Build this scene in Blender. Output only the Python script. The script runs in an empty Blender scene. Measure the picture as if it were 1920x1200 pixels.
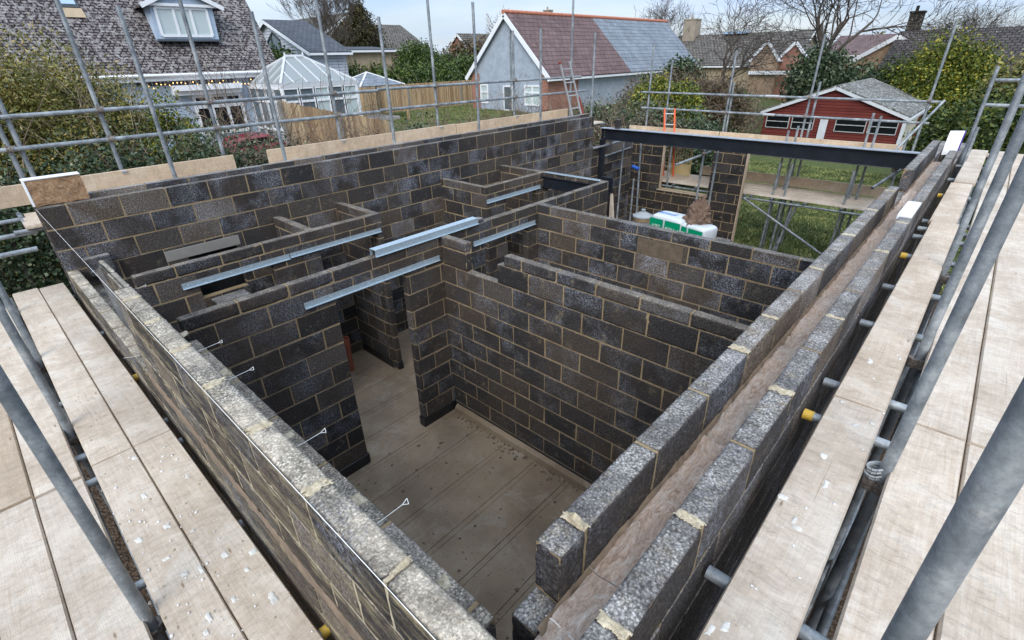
import bpy, math, random
import numpy as np
from mathutils import Matrix, Vector, noise
rad = math.radians
S = bpy.context.scene
COL = S.collection
# ------------------------------------------------------------ camera, sky, sun, exposure
cam = bpy.data.cameras.new('camera'); co = bpy.data.objects.new('camera', cam); COL.objects.link(co)
yaw, pitch, roll = 0.75388, -0.48931, -0.02529
fw = Vector((-math.sin(yaw)*math.cos(pitch), math.cos(yaw)*math.cos(pitch), math.sin(pitch)))
rr = Vector((math.cos(yaw), math.sin(yaw), 0)); uu = rr.cross(fw)
rt = math.cos(roll)*rr + math.sin(roll)*uu; up = -math.sin(roll)*rr + math.cos(roll)*uu
M = Matrix.Identity(4)
for i in range(3):
    M[i][0] = rt[i]; M[i][1] = up[i]; M[i][2] = -fw[i]
M[0][3], M[1][3], M[2][3] = 6.8022, -0.5950, 1.2373
co.matrix_world = M
cam.sensor_width = 36; cam.lens = 926.58/1920*36; cam.clip_start = 0.05; cam.clip_end = 2000
S.camera = co
S.render.resolution_x, S.render.resolution_y = 1024, 640
S.view_settings.view_transform = 'Standard'; S.view_settings.look = 'None'
S.view_settings.exposure = 0.82; S.view_settings.gamma = 1
W = bpy.data.worlds.new('World'); S.world = W; W.use_nodes = True
nt = W.node_tree; nt.nodes.clear()
N = nt.nodes.new; L = nt.links.new
out = N('ShaderNodeOutputWorld'); bg = N('ShaderNodeBackground'); sky = N('ShaderNodeTexSky')
SUN_EL, SUN_ROT = 38, 150
sky.sky_type = 'NISHITA'; sky.sun_disc = False; sky.sun_elevation = rad(SUN_EL); sky.sun_rotation = rad(SUN_ROT)
sky.air_density = 1.0; sky.dust_density = 1.2; sky.ozone_density = 1.0
tc = N('ShaderNodeTexCoord'); mp = N('ShaderNodeMapping'); mp.inputs['Scale'].default_value = (1.2, 1.2, 7.0)
nz = N('ShaderNodeTexNoise'); nz.inputs['Scale'].default_value = 1.7; nz.inputs['Detail'].default_value = 7; nz.inputs['Roughness'].default_value = .55
nz.inputs['Distortion'].default_value = .4
cr = N('ShaderNodeValToRGB'); cr.color_ramp.elements[0].position = .30; cr.color_ramp.elements[0].color = (.30, .30, .30, 1)
cr.color_ramp.elements[1].position = .62; cr.color_ramp.elements[1].color = (.97, .97, .97, 1)
mx = N('ShaderNodeMix'); mx.data_type = 'RGBA'
nz2 = N('ShaderNodeTexNoise'); nz2.inputs['Scale'].default_value = 2.6; nz2.inputs['Detail'].default_value = 5
cr2 = N('ShaderNodeValToRGB'); cr2.color_ramp.elements[0].position = .3; cr2.color_ramp.elements[0].color = (4.3, 5.7, 7.9, 1)
cr2.color_ramp.elements[1].position = .7; cr2.color_ramp.elements[1].color = (6.9, 7.7, 8.9, 1)
L(tc.outputs['Generated'], mp.inputs['Vector']); L(mp.outputs[0], nz.inputs['Vector']); L(mp.outputs[0], nz2.inputs['Vector'])
L(nz.outputs['Fac'], cr.inputs['Fac']); L(nz2.outputs['Fac'], cr2.inputs['Fac'])
L(cr.outputs['Color'], mx.inputs[0]); L(sky.outputs['Color'], mx.inputs[6]); L(cr2.outputs['Color'], mx.inputs[7])
sp_ = N('ShaderNodeSeparateXYZ'); L(tc.outputs['Generated'], sp_.inputs[0])
cr3 = N('ShaderNodeValToRGB'); cr3.color_ramp.elements[0].position = 0; cr3.color_ramp.elements[0].color = (.56, .565, .57, 1)
cr3.color_ramp.elements[1].position = .35; cr3.color_ramp.elements[1].color = (.72, .72, .73, 1)
e_ = cr3.color_ramp.elements.new(1.0); e_.color = (1.45, 1.42, 1.38, 1); L(sp_.outputs[2], cr3.inputs['Fac'])
mu = N('ShaderNodeMix'); mu.data_type = 'RGBA'; mu.blend_type = 'MULTIPLY'; mu.inputs[0].default_value = 1
L(mx.outputs[2], mu.inputs[6]); L(cr3.outputs['Color'], mu.inputs[7]); L(mu.outputs[2], bg.inputs['Color']); bg.inputs['Strength'].default_value = 0.125; L(bg.outputs[0], out.inputs[0])
sl = bpy.data.lights.new('sun', 'SUN'); sl.energy = 1.4; sl.angle = rad(38); sl.color = (1, .965, .91)
so = bpy.data.objects.new('sun', sl); COL.objects.link(so)
sd = Vector((math.sin(rad(SUN_ROT))*math.cos(rad(SUN_EL)), math.cos(rad(SUN_ROT))*math.cos(rad(SUN_EL)), math.sin(rad(SUN_EL))))
so.rotation_euler = (-sd).to_track_quat('-Z', 'Y').to_euler()
so.location = (6, -8, 12)

# ------------------------------------------------------------ materials
MATS = {}
class NT:
    def __init__(s, name):
        s.m = bpy.data.materials.new(name); s.m.use_nodes = True; s.t = s.m.node_tree
        s.b = s.t.nodes['Principled BSDF']; MATS[name] = s.m
    def n(s, t, **k):
        o = s.t.nodes.new(t)
        for a, v in k.items():
            if a in o.inputs: o.inputs[a].default_value = v
            else: setattr(o, a, v)
        return o
    def l(s, a, b): s.t.links.new(a, b)
    def pos(s, scale=(1, 1, 1), obj=False):
        g = s.n('ShaderNodeTexCoord').outputs['Object'] if obj else s.n('ShaderNodeNewGeometry').outputs['Position']
        m = s.n('ShaderNodeMapping'); m.inputs['Scale'].default_value = scale; s.l(g, m.inputs['Vector']); return m.outputs[0]
    def noise(s, vec, scale, detail=4, rough=.55, dist=0):
        o = s.n('ShaderNodeTexNoise'); o.inputs['Scale'].default_value = scale; o.inputs['Detail'].default_value = detail
        o.inputs['Roughness'].default_value = rough; o.inputs['Distortion'].default_value = dist
        s.l(vec, o.inputs['Vector']); return o.outputs['Fac']
    def ramp(s, fac, stops, interp='LINEAR'):
        o = s.n('ShaderNodeValToRGB'); e = o.color_ramp.elements; o.color_ramp.interpolation = interp
        while len(e) < len(stops): e.new(.5)
        for i, (p, c) in enumerate(stops):
            e[i].position = p
            if not hasattr(c, '__len__'): c = (c, c, c)
            e[i].color = (*c[:3], 1)
        s.l(fac, o.inputs['Fac']); return o.outputs['Color']
    def mix(s, fac, a, b, mode='MIX'):
        o = s.n('ShaderNodeMix'); o.data_type = 'RGBA'; o.blend_type = mode
        for i, v in ((0, fac), (6, a), (7, b)):
            if hasattr(v, 'is_linked') or isinstance(v, bpy.types.NodeSocket): s.l(v, o.inputs[i])
            elif i == 0: o.inputs[0].default_value = v
            else: o.inputs[i].default_value = (*v[:3], 1) if hasattr(v, '__len__') else (v, v, v, 1)
        return o.outputs[2]
    def math(s, op, a, b=0.):
        o = s.n('ShaderNodeMath'); o.operation = op
        for i, v in ((0, a), (1, b)):
            if isinstance(v, bpy.types.NodeSocket): s.l(v, o.inputs[i])
            else: o.inputs[i].default_value = v
        return o.outputs[0]
    def bump(s, h, dist=.003, strength=1.):
        o = s.n('ShaderNodeBump'); o.inputs['Distance'].default_value = dist; o.inputs['Strength'].default_value = strength
        s.l(h, o.inputs['Height']); s.l(o.outputs[0], s.b.inputs['Normal'])
    def fin(s, col=None, rough=.85, metal=0., spec=None):
        if isinstance(col, bpy.types.NodeSocket): s.l(col, s.b.inputs['Base Color'])
        elif col is not None: s.b.inputs['Base Color'].default_value = (*col, 1)
        if isinstance(rough, bpy.types.NodeSocket): s.l(rough, s.b.inputs['Roughness'])
        else: s.b.inputs['Roughness'].default_value = rough
        s.b.inputs['Metallic'].default_value = metal
        if spec is not None: s.b.inputs['Specular IOR Level'].default_value = spec
        return s.m
    def island(s): return s.n('ShaderNodeNewGeometry').outputs['Random Per Island']
    def nz(s):
        g = s.n('ShaderNodeNewGeometry'); x = s.n('ShaderNodeSeparateXYZ'); s.l(g.outputs['Normal'], x.inputs[0]); return x.outputs[2]

def mat_block(name, light=1.0, top=(.33, .31, .275), eff=.35, topamt=.8, brown=0., streak=False, var=1.):
    k = NT(name); p = k.pos(); r = k.island()
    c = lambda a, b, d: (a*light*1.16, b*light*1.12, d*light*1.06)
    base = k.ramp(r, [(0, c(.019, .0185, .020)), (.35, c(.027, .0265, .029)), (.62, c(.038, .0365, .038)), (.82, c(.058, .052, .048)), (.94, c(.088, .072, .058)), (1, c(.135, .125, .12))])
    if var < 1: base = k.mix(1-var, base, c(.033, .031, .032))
    sp = k.noise(p, 85, 3, .7)
    base = k.mix(.85, base, k.ramp(sp, [(.3, .3), (.52, .9), (.72, 3.2)]), 'MULTIPLY')
    # per-block bloom of salts
    w = k.n('ShaderNodeTexWhiteNoise'); w.noise_dimensions = '1D'; k.l(r, w.inputs['W'])
    blo = k.noise(p, 3.2, 4, .6)
    msk = k.math('MULTIPLY', k.ramp(blo, [(.42, 0.), (.62, 1.)]), k.ramp(w.outputs['Value'], [(.3, 0.), (.7, 1.)]))
    msk = k.math('MULTIPLY', msk, k.ramp(k.noise(p, 60, 5, .85), [(.47, 0.), (.60, 1.)]))
    base = k.mix(k.math('MULTIPLY', msk, eff), base, (.50, .53, .62))
    # mortar smears
    sm = k.math('MULTIPLY', k.ramp(k.noise(p, 8, 8, .75), [(.56, 0.), (.68, 1.)]), .55)
    base = k.mix(sm, base, (.26, .21, .14))
    # broad damp / muddy staining
    st = k.ramp(k.noise(p, 1.1, 6, .6), [(.44, 0.), (.70, .6+brown*40)])
    base = k.mix(st, base, (.070+brown, .052+brown*.7, .038+brown*.5))
    # mortar dust and splashes on upper faces, their skylit paleness painted in as well
    tz = k.ramp(k.nz(), [(.6, 0.), (.85, 1.)])
    tm = k.ramp(k.noise(p, 7, 6, .65), [(.3, .25), (.6, 1.)])
    tm = k.math('MULTIPLY', k.math('MULTIPLY', tz, tm), topamt)
    tcol = k.mix(k.ramp(k.noise(p, 4.2, 3), [(.42, 0.), (.6, 1.)]), tuple(x*.62 for x in top), top)
    tcol = k.mix(k.ramp(k.noise(p, 11, 7, .72), [(.53, 0.), (.66, .75)]), tcol, (.46, .385, .27))
    tcol = k.mix(.8, tcol, k.ramp(k.noise(p, 110, 3, .75), [(.32, .35), (.52, 1.), (.7, 1.6)]), 'MULTIPLY')
    gv = k.n('ShaderNodeTexVoronoi'); gv.inputs['Scale'].default_value = 190; k.l(p, gv.inputs['Vector'])
    gs = k.n('ShaderNodeSeparateColor'); k.l(gv.outputs['Color'], gs.inputs[0])
    tcol = k.mix(.85, tcol, k.ramp(gs.outputs[0], [(0, .6), (.4, .9), (.75, 1.05), (1, 1.25)]), 'MULTIPLY')
    cv = k.n('ShaderNodeTexVoronoi'); cv.inputs['Scale'].default_value = 95; k.l(p, cv.inputs['Vector'])
    tcol = k.mix(.9, tcol, k.ramp(k.math('ADD', cv.outputs['Distance'], k.math('MULTIPLY', k.noise(p, 30, 4, .7), .5)), [(.45, 1.16), (.72, .9), (.95, .42)]), 'MULTIPLY')
    if streak: tcol = k.mix(k.math('MULTIPLY', k.ramp(k.noise(p, 2.6, 5, .6), [(.47, 0.), (.56, 1.)]), .8), tcol, k.mix(k.ramp(k.noise(p, 22, 6, .75), [(.35, 0.), (.6, 1.)]), (.36, .30, .225), (.64, .565, .45)))
    base = k.mix(tm, base, tcol)
    base = k.mix(.55, base, k.ramp(gs.outputs[1], [(0, .55), (.6, 1.), (1, 1.9)]), 'MULTIPLY')
    if streak:
        q = k.pos((3.2, 1, 30)); s1 = k.ramp(k.noise(q, 1.0, 6, .62, .7), [(.46, 0.), (.57, 1.)])
        sz = k.n('ShaderNodeSeparateXYZ'); k.l(p, sz.inputs[0])
        fz = k.math('ABSOLUTE', k.math('SUBTRACT', k.math('FRACT', k.math('ADD', k.math('DIVIDE', sz.outputs[2], .225), .5)), .5))
        near_ = k.ramp(fz, [(.04, 1.), (.38, .25)])
        side = k.ramp(k.nz(), [(.4, 1.), (.6, 0.)])
        base = k.mix(k.math('MULTIPLY', k.math('MULTIPLY', s1, near_), side), base, k.mix(k.ramp(k.noise(p, 12, 4), [(.4, 0.), (.6, 1.)]), (.20, .16, .10), (.42, .355, .215)))
    v = k.n('ShaderNodeTexVoronoi'); v.inputs['Scale'].default_value = 75; k.l(p, v.inputs['Vector'])
    h = k.math('ADD', k.math('MULTIPLY', v.outputs['Distance'], -.7), k.noise(p, 130, 4, .7))
    k.bump(h, .006, 1.0)
    return k.fin(base, .92, spec=.25)
mat_block('dense_block', 1.0, eff=.75)
mat_block('coarse_block', 1.7, top=(.50, .475, .445), eff=.5, topamt=.9)
mat_block('dusty_block', 1.3, top=(.66, .59, .48), eff=.5, topamt=1.0, streak=True)
mat_block('streaked_block', 1.0, top=(.5, .45, .38), eff=.4, topamt=.9, streak=True)
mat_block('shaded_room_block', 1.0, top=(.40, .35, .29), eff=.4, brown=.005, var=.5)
mat_block('shade_toned_block', .62, top=(.30, .27, .23), eff=.15, var=.5)  # block colour darkened to carry the shade on the rear wall
mat_block('ledge_block', 1.5, top=(.52, .45, .36), eff=.4, topamt=1.)

k = NT('mortar'); p = k.pos()
c = k.mix(k.ramp(k.noise(p, 5, 4), [(.3, 0.), (.7, 1.)]), (.235, .165, .088), (.37, .285, .175))
c = k.mix(.6, c, k.ramp(k.noise(p, 60, 4, .7), [(.3, .6), (.7, 1.35)]), 'MULTIPLY')
k.bump(k.noise(p, 70, 5, .7), .006); k.fin(c, .95, spec=.2)
k = NT('mortar_yellow'); p = k.pos()
c = k.mix(.8, k.ramp(k.noise(p, 14, 5, .7), [(.3, (.30, .24, .15)), (.7, (.56, .49, .36))]), k.ramp(k.noise(p, 75, 4, .8), [(.3, .5), (.68, 1.5)]), 'MULTIPLY'); k.bump(k.noise(p, 60, 5, .7), .006); k.fin(c, .95)

def mat_wood(name, ca, cb, splash=.6, grey=0.):
    k = NT(name); p = k.pos((1.1, 16, 16), obj=True); q = k.pos((1, 1, 1), obj=True)
    oi = k.n('ShaderNodeObjectInfo').outputs['Random']
    g = k.noise(p, 2.2, 6, .62, 1.6)
    c = k.mix(k.ramp(g, [(.3, 0.), (.7, 1.)]), ca, cb)
    fine = k.noise(k.pos((6, 160, 60), obj=True), 1.4, 3, .6)
    c = k.mix(.24, c, k.ramp(fine, [(.3, .62), (.6, 1.1)]), 'MULTIPLY')
    c = k.mix(k.ramp(oi, [(0, .0), (1, .5)]), c, k.mix(.5, c, (.56, .40, .27)))
    gw = k.n('ShaderNodeTexWhiteNoise'); gw.noise_dimensions = '1D'; k.l(oi, gw.inputs['W'])
    c = k.mix(k.ramp(gw.outputs['Value'], [(.35, .0), (1, .35)]), c, (.50, .45, .39))
    sp = k.math('MULTIPLY', k.ramp(k.noise(q, 3.2, 8, .72), [(.50, 0.), (.66, 1.)]), splash)
    c = k.mix(sp, c, (.65, .60, .52))
    fl = k.math('MULTIPLY', k.ramp(k.noise(q, 38, 3, .6), [(.67, 0.), (.72, 1.)]), splash)
    c = k.mix(fl, c, (.78, .77, .75))
    dk = k.ramp(k.noise(q, 1.6, 8, .7), [(.36, .65), (.56, 0.)])
    c = k.mix(dk, c, (.36, .28, .205))
    sc_ = k.ramp(k.noise(k.pos((9, 2.4, 1), obj=True), 2.0, 7, .72, 1.2), [(.60, 0.), (.70, .55)])
    c = k.mix(sc_, c, (.33, .27, .215))
    ck = k.ramp(k.noise(k.pos((.9, 42, 1), obj=True), 1.3, 3, .5, .3), [(.70, 0.), (.72, .5)])
    c = k.mix(ck, c, (.16, .115, .08))
    vd = k.n('ShaderNodeTexVoronoi'); vd.inputs['Scale'].default_value = 2.3; k.l(k.pos((1.2, 4, 1), obj=True), vd.inputs['Vector'])
    c = k.mix(k.ramp(vd.outputs['Distance'], [(.035, .75), (.07, 0.)]), c, (.20, .12, .07))
    scf = k.noise(k.pos((14, 5, 5), obj=True), 2.2, 8, .78, .8)
    c = k.mix(.55, c, k.ramp(scf, [(.36, .66), (.5, 1.), (.66, 1.16)]), 'MULTIPLY')
    k.bump(k.math('ADD', k.math('MULTIPLY', fine, .4), k.math('MULTIPLY', scf, 1.6)), .004)
    return k.fin(c, .8, spec=.25)
mat_wood('scaffold_plank', (.575, .47, .36), (.715, .625, .515))
mat_wood('toe_plank', (.50, .37, .24), (.64, .51, .36), .25)
mat_wood('timber', (.40, .31, .22), (.52, .42, .31), .1)

k = NT('galvanised'); p = k.pos()
c = k.ramp(k.noise(p, 7, 6, .65), [(.32, (.13, .15, .165)), (.5, (.235, .26, .28)), (.66, (.38, .41, .42))])
c = k.mix(k.ramp(k.noise(p, 16, 6, .7), [(.60, 0.), (.70, .55)]), c, (.55, .55, .53))
c = k.mix(k.ramp(k.noise(p, 11, 6, .75), [(.62, 0.), (.70, .6)]), c, (.16, .11, .08))
c = k.mix(.5, c, k.ramp(k.noise(p, 70, 4, .8), [(.3, .6), (.65, 1.35)]), 'MULTIPLY')
k.bump(k.noise(p, 40, 5, .7), .0012); k.fin(c, k.ramp(k.noise(p, 20, 4), [(.3, .42), (.7, .62)]), .35)
k = NT('zinc_lintel'); p = k.pos()
v = k.n('ShaderNodeTexVoronoi'); v.inputs['Scale'].default_value = 26; k.l(p, v.inputs['Vector'])
c = k.mix(.5, (.42, .52, .58), k.ramp(k.noise(p, 30, 4), [(.3, (.34, .42, .47)), (.7, (.55, .64, .70))]))
k.bump(v.outputs['Distance'], .0006); k.fin(c, .42, .45)
k = NT('coupler_steel'); p = k.pos(); k.fin(k.ramp(k.noise(p, 60, 4), [(.35, (.13, .085, .06)), (.6, (.27, .25, .23))]), .6, .4)
k = NT('dark_steel'); p = k.pos()
c = k.mix(k.ramp(k.noise(p, 5, 5, .6), [(.4, 0.), (.75, 1.)]), (.0075, .0095, .0145), (.015, .019, .028))
k.bump(k.noise(p, 50, 3), .0006); k.fin(c, .42, 0., spec=.45)
k = NT('steel_flange_pale'); p = k.pos(); k.fin(k.ramp(k.noise(p, 9, 5), [(.3, (.22, .25, .29)), (.7, (.34, .37, .42))]), .6)  # top flange in a paler blue-grey than the web
k = NT('membrane'); p = k.pos(); c = k.ramp(k.noise(p, 7, 6, .7), [(.3, (.006, .007, .008)), (.62, (.018, .02, .023)), (.8, (.13, .13, .13))]); k.bump(k.noise(p, 18, 4), .006); k.fin(c, .38)
k = NT('tray'); p = k.pos(); k.fin(k.ramp(k.noise(p, 9, 6, .6), [(.35, (.022, .030, .042)), (.6, (.06, .078, .10)), (.75, (.24, .27, .29))]), .38)
k = NT('mineral_wool'); p = k.pos((26, 9, 36))
c = k.ramp(k.noise(p, 1.0, 7, .7, 2.2), [(.3, (.42, .27, .19)), (.42, (.70, .51, .39)), (.54, (.84, .67, .55)), (.68, (.90, .84, .77))])
c = k.mix(k.ramp(k.noise(k.pos(), 2.4, 5), [(.5, 0.), (.68, .5)]), c, (.62, .60, .56))
fb = k.noise(k.pos((150, 45, 150)), 1.0, 4, .7, 1.5)
c = k.mix(.5, c, k.ramp(fb, [(.3, .55), (.65, 1.35)]), 'MULTIPLY')
k.bump(k.math('ADD', k.noise(p, 1.0, 7, .7, 2.2), k.math('MULTIPLY', fb, .5)), .025); k.fin(c, .95, spec=.1)
k = NT('batt_wool'); p = k.pos((1, 6, 9)); c = k.ramp(k.noise(p, 3.0, 7, .7, 2.5), [(.3, (.16, .08, .04)), (.5, (.40, .24, .13)), (.7, (.62, .45, .30))]); k.bump(k.noise(p, 6, 6, .7, 2), .02); k.fin(c, .95)
k = NT('white_board'); k.fin((.80, .81, .83), .6)
k = NT('slab'); p = k.pos()
c = k.mix(k.ramp(k.noise(p, 1.1, 6, .6), [(.35, 0.), (.65, 1.)]), (.175, .125, .080), (.285, .213, .140))
c = k.mix(k.ramp(k.noise(p, 3.4, 8, .72, .6), [(.50, 0.), (.66, .75)]), c, (.30, .255, .195))
c = k.mix(k.ramp(k.noise(p, .8, 6, .6, 1.0), [(.50, 0.), (.64, .35)]), c, (.11, .082, .055))
c = k.mix(k.ramp(k.noise(p, 38, 2, .5), [(.67, 0.), (.70, .7)]), c, (.07, .06, .05))
k.bump(k.noise(p, 14, 6, .65), .004); k.fin(c, .85)
k = NT('groove'); k.fin((.045, .035, .026), .9)
k = NT('soil'); p = k.pos()
v = k.n('ShaderNodeTexVoronoi'); v.inputs['Scale'].default_value = 26; k.l(p, v.inputs['Vector'])
g = k.mix(k.ramp(k.noise(p, 9, 7, .7), [(.3, 0.), (.7, 1.)]), (.06, .08, .03), (.13, .16, .06))
g = k.mix(k.ramp(k.noise(p, 1.3, 5, .6), [(.5, 0.), (.72, .75)]), g, (.15, .135, .05))
sx = k.n('ShaderNodeSeparateXYZ'); k.l(p, sx.inputs[0])
ds = k.mix(k.ramp(k.noise(p, 12, 7, .7), [(.3, 0.), (.7, 1.)]), (.045, .030, .020), (.14, .10, .07))
ds = k.mix(k.ramp(v.outputs['Distance'], [(.12, .8), (.35, 0.)]), ds, (.24, .20, .16))
# bare soil round the new building, lawn beyond it
yy = k.math('ADD', sx.outputs[1], k.math('MULTIPLY', k.noise(p, 1.6, 4), 1.6))
bare = k.ramp(k.math('MULTIPLY', yy, .05), [(.632, 1.), (.652, 0.)])
left = k.ramp(k.math('ADD', k.math('MULTIPLY', sx.outputs[0], -.02), .0), [(.30, 0.), (.34, 1.)])
grassf = k.math('MAXIMUM', k.math('SUBTRACT', 1., bare), left)
k.bump(k.math('ADD', k.noise(p, 22, 7, .75), k.math('MULTIPLY', v.outputs['Distance'], -1.)), .03)
k.fin(k.mix(grassf, ds, g), .95, spec=.1)

def mat_leaf(name, stops, rough=.55):
    k = NT(name); r = k.island(); c = k.ramp(r, stops)
    c = k.mix(.8, c, k.ramp(k.noise(k.pos(), 1.5, 5, .65), [(.36, (.32, .42, .30)), (.5, (.95, 1, .9)), (.66, (1.6, 1.45, 1.2))]), 'MULTIPLY'); k.fin(c, rough, spec=.3)
    k.b.inputs['Subsurface Weight'].default_value = 0.
mat_leaf('conifer_olive', [(0, (.075, .085, .022)), (.35, (.16, .165, .040)), (.7, (.26, .225, .07)), (1, (.36, .27, .11))])
mat_leaf('conifer_green', [(0, (.022, .042, .012)), (.5, (.055, .085, .02)), (1, (.15, .17, .035))])
mat_leaf('golden_leaf', [(0, (.035, .06, .012)), (.45, (.09, .125, .02)), (.8, (.21, .215, .03)), (1, (.42, .34, .05))])
mat_leaf('laurel_leaf', [(0, (.016, .036, .010)), (.5, (.045, .085, .018)), (1, (.15, .20, .05))], .4)
mat_leaf('ivy_leaf', [(0, (.02, .035, .018)), (.5, (.045, .075, .038)), (.85, (.10, .14, .085)), (1, (.22, .24, .16))], .4)
mat_leaf('dark_conifer', [(0, (.022, .022, .010)), (.5, (.05, .045, .018)), (1, (.11, .085, .04))])
mat_leaf('brown_scrub', [(0, (.045, .032, .022)), (.5, (.10, .072, .048)), (.85, (.16, .12, .08)), (1, (.09, .10, .03))])
mat_leaf('grass_blade', [(0, (.07, .105, .035)), (.5, (.14, .185, .065)), (.85, (.25, .265, .11)), (1, (.38, .34, .19))], .7)
k = NT('bark'); p = k.pos(); k.fin(k.ramp(k.noise(p, 14, 5), [(.3, (.05, .038, .030)), (.7, (.13, .105, .085))]), .9)
k = NT('twig'); r = k.island(); k.fin(k.ramp(r, [(0, (.085, .055, .038)), (.5, (.20, .145, .10)), (1, (.36, .29, .21))]), .85)
k = NT('red_twig'); r = k.island(); k.fin(k.ramp(r, [(0, (.07, .035, .028)), (1, (.20, .11, .08))]), .85)

def mat_tiles(name, c1, c2, mortar, bw, rh, lich=None, lam=0., moss=None, bump=.02, gap=.012):
    k = NT(name); uv = k.n('ShaderNodeTexCoord').outputs['UV']
    b = k.n('ShaderNodeTexBrick'); b.offset = .5; b.inputs['Color1'].default_value = (*c1, 1); b.inputs['Color2'].default_value = (*c2, 1)
    b.inputs['Mortar'].default_value = (*mortar, 1); b.inputs['Scale'].default_value = 1; b.inputs['Brick Width'].default_value = bw
    b.inputs['Row Height'].default_value = rh; b.inputs['Mortar Size'].default_value = gap; b.inputs['Mortar Smooth'].default_value = .1
    b.inputs['Bias'].default_value = 0; k.l(uv, b.inputs['Vector'])
    c = b.outputs['Color']; p = k.pos()
    c = k.mix(.5, c, k.ramp(k.noise(p, 1.2, 4), [(.3, .65), (.7, 1.3)]), 'MULTIPLY')
    if lich: c = k.mix(k.math('MULTIPLY', k.ramp(k.noise(p, 7, 4, .7), [(lich[0], 0.), (lich[0]+.06, 1.)]), lich[1]), c, lich[2])
    if moss: c = k.mix(k.ramp(k.noise(p, 5, 6, .75), [(moss, 0.), (moss+.05, .9)]), c, (.045, .045, .012))
    sx = k.n('ShaderNodeSeparateXYZ'); k.l(uv, sx.inputs[0])
    fr = k.math('FRACT', k.math('DIVIDE', sx.outputs[1], rh))
    k.bump(k.math('SUBTRACT', k.math('MULTIPLY', b.outputs['Fac'], -.6), fr), bump)
    return k.fin(c, .85, spec=.2)
mat_tiles('brown_roof_tile', (.105, .085, .088), (.17, .145, .145), (.016, .013, .012), .17, .115, (.50, .55, (.42, .40, .38)), bump=.05, gap=.022)
mat_tiles('plum_roof_tile', (.135, .092, .092), (.175, .12, .115), (.035, .02, .02), .45, .34, moss=.585, bump=.03)
mat_tiles('slate_tile', (.19, .218, .25), (.23, .262, .30), (.085, .10, .12), .45, .34, bump=.02, gap=.014)
mat_tiles('dark_slate', (.075, .085, .10), (.10, .11, .125), (.03, .03, .035), .3, .25)
mat_tiles('old_grey_tile', (.10, .09, .082), (.17, .15, .13), (.02, .018, .015), .33, .3, (.56, .4, (.40, .40, .33)), bump=.05, gap=.03)
mat_tiles('lichen_sheet', (.13, .13, .12), (.17, .17, .155), (.05, .05, .045), 1.1, .9, (.55, .9, (.58, .59, .56)), moss=.58, bump=.02)
mat_tiles('speckled_dark_tile', (.055, .048, .045), (.085, .072, .065), (.014, .012, .012), .33, .3, (.63, .95, (.62, .62, .60)), bump=.05, gap=.03)
mat_tiles('red_brick', (.27, .075, .045), (.36, .125, .075), (.36, .31, .26), .225, .075, bump=.004)
mat_tiles('buff_brick', (.30, .185, .11), (.40, .26, .16), (.33, .28, .22), .225, .075, bump=.004)
mat_tiles('grey_weatherboard', (.46, .49, .54), (.50, .53, .58), (.24, .26, .30), 6, .16, bump=.02, gap=.008)
mat_tiles('red_shiplap', (.115, .024, .020), (.15, .034, .027), (.05, .012, .01), 5, .13, bump=.02, gap=.008)
def mat_plain(name, col, rough=.7, var=.25, sc=3, metal=0, spec=None):
    k = NT(name); p = k.pos(); n = k.noise(p, sc, 5, .6)
    k.bump(k.noise(p, 60, 4), .002)
    k.fin(k.mix(var*2, col, k.ramp(n, [(.3, .7), (.7, 1.3)]), 'MULTIPLY'), rough, metal, spec)
mat_plain('blue_render', (.38, .47, .58), .9); mat_plain('grey_render', (.34, .39, .45), .9)
mat_plain('white_upvc', (.78, .80, .82), .35, .06); mat_plain('ridge_tile', (.46, .17, .10), .85)
mat_plain('red_paint', (.24, .045, .032), .7); mat_plain('cream_panel', (.50, .47, .38), .8); mat_plain('orange_paint', (.72, .12, .03), .5)
mat_plain('alloy', (.50, .51, .52), .4, .15, metal=.5); mat_plain('cream_metal', (.62, .50, .26), .5); mat_plain('yellow_cap', (.55, .36, .05), .6, .3, 30)
mat_plain('render_buff', (.42, .33, .22), .9); mat_plain('car_red', (.22, .03, .04), .25, .1, spec=.6); mat_plain('black_rubber', (.012, .012, .012), .7)
mat_plain('felt', (.05, .06, .07), .8); mat_plain('concrete', (.24, .225, .20), .9); mat_plain('hessian', (.16, .105, .075), .95, .5, 14)
mat_plain('bag_white', (.56, .60, .63), .35, .1); mat_plain('bag_green', (.0, .27, .13), .35, .1); mat_plain('bucket_tan', (.30, .20, .10), .6)
mat_plain('grey_plastic', (.30, .32, .33), .45); mat_plain('blue_paint', (.01, .09, .45), .5); mat_plain('ink_blue', (.03, .22, .62), .4, .02)
mat_plain('ink_white', (.80, .86, .84), .4, .02)
mat_plain('soft_white', (.56, .58, .60), .5, .15); mat_plain('face_mortar', (.21, .155, .108), .95, .5, 12); mat_plain('brown_mortar', (.125, .092, .062), .95, .5, 12); mat_plain('splash', (.62, .60, .55), .9, .3, 30); mat_plain('garage_frame', (.42, .43, .42), .7, .3, 6); mat_plain('string_white', (.85, .84, .80), .8, .02); mat_plain('terracotta', (.33, .10, .06), .7); mat_plain('purple', (.05, .01, .22), .6)
mat_plain('bare_bamboo', (.46, .32, .17), .85, .4, 2); mat_plain('patio', (.35, .33, .31), .9)
k = NT('glass_pane'); k.fin((.10, .13, .15), .08, 0., spec=.8)
k = NT('pale_pane'); k.fin((.48, .56, .56), .12, 0., spec=.7)
k = NT('sky_pane'); k.fin((.30, .45, .62), .06, 0., spec=1.)
k = NT('dark_pane'); k.fin((.006, .007, .009), .25, 0., spec=.4)
k = NT('conservatory_roof'); k.fin((.24, .265, .26), .3, spec=.5)
k = NT('fairy_bulb'); k.b.inputs['Emission Color'].default_value = (1, .55, .15, 1); k.b.inputs['Emission Strength'].default_value = 2.5; k.fin((.9, .6, .3), .4)
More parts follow.
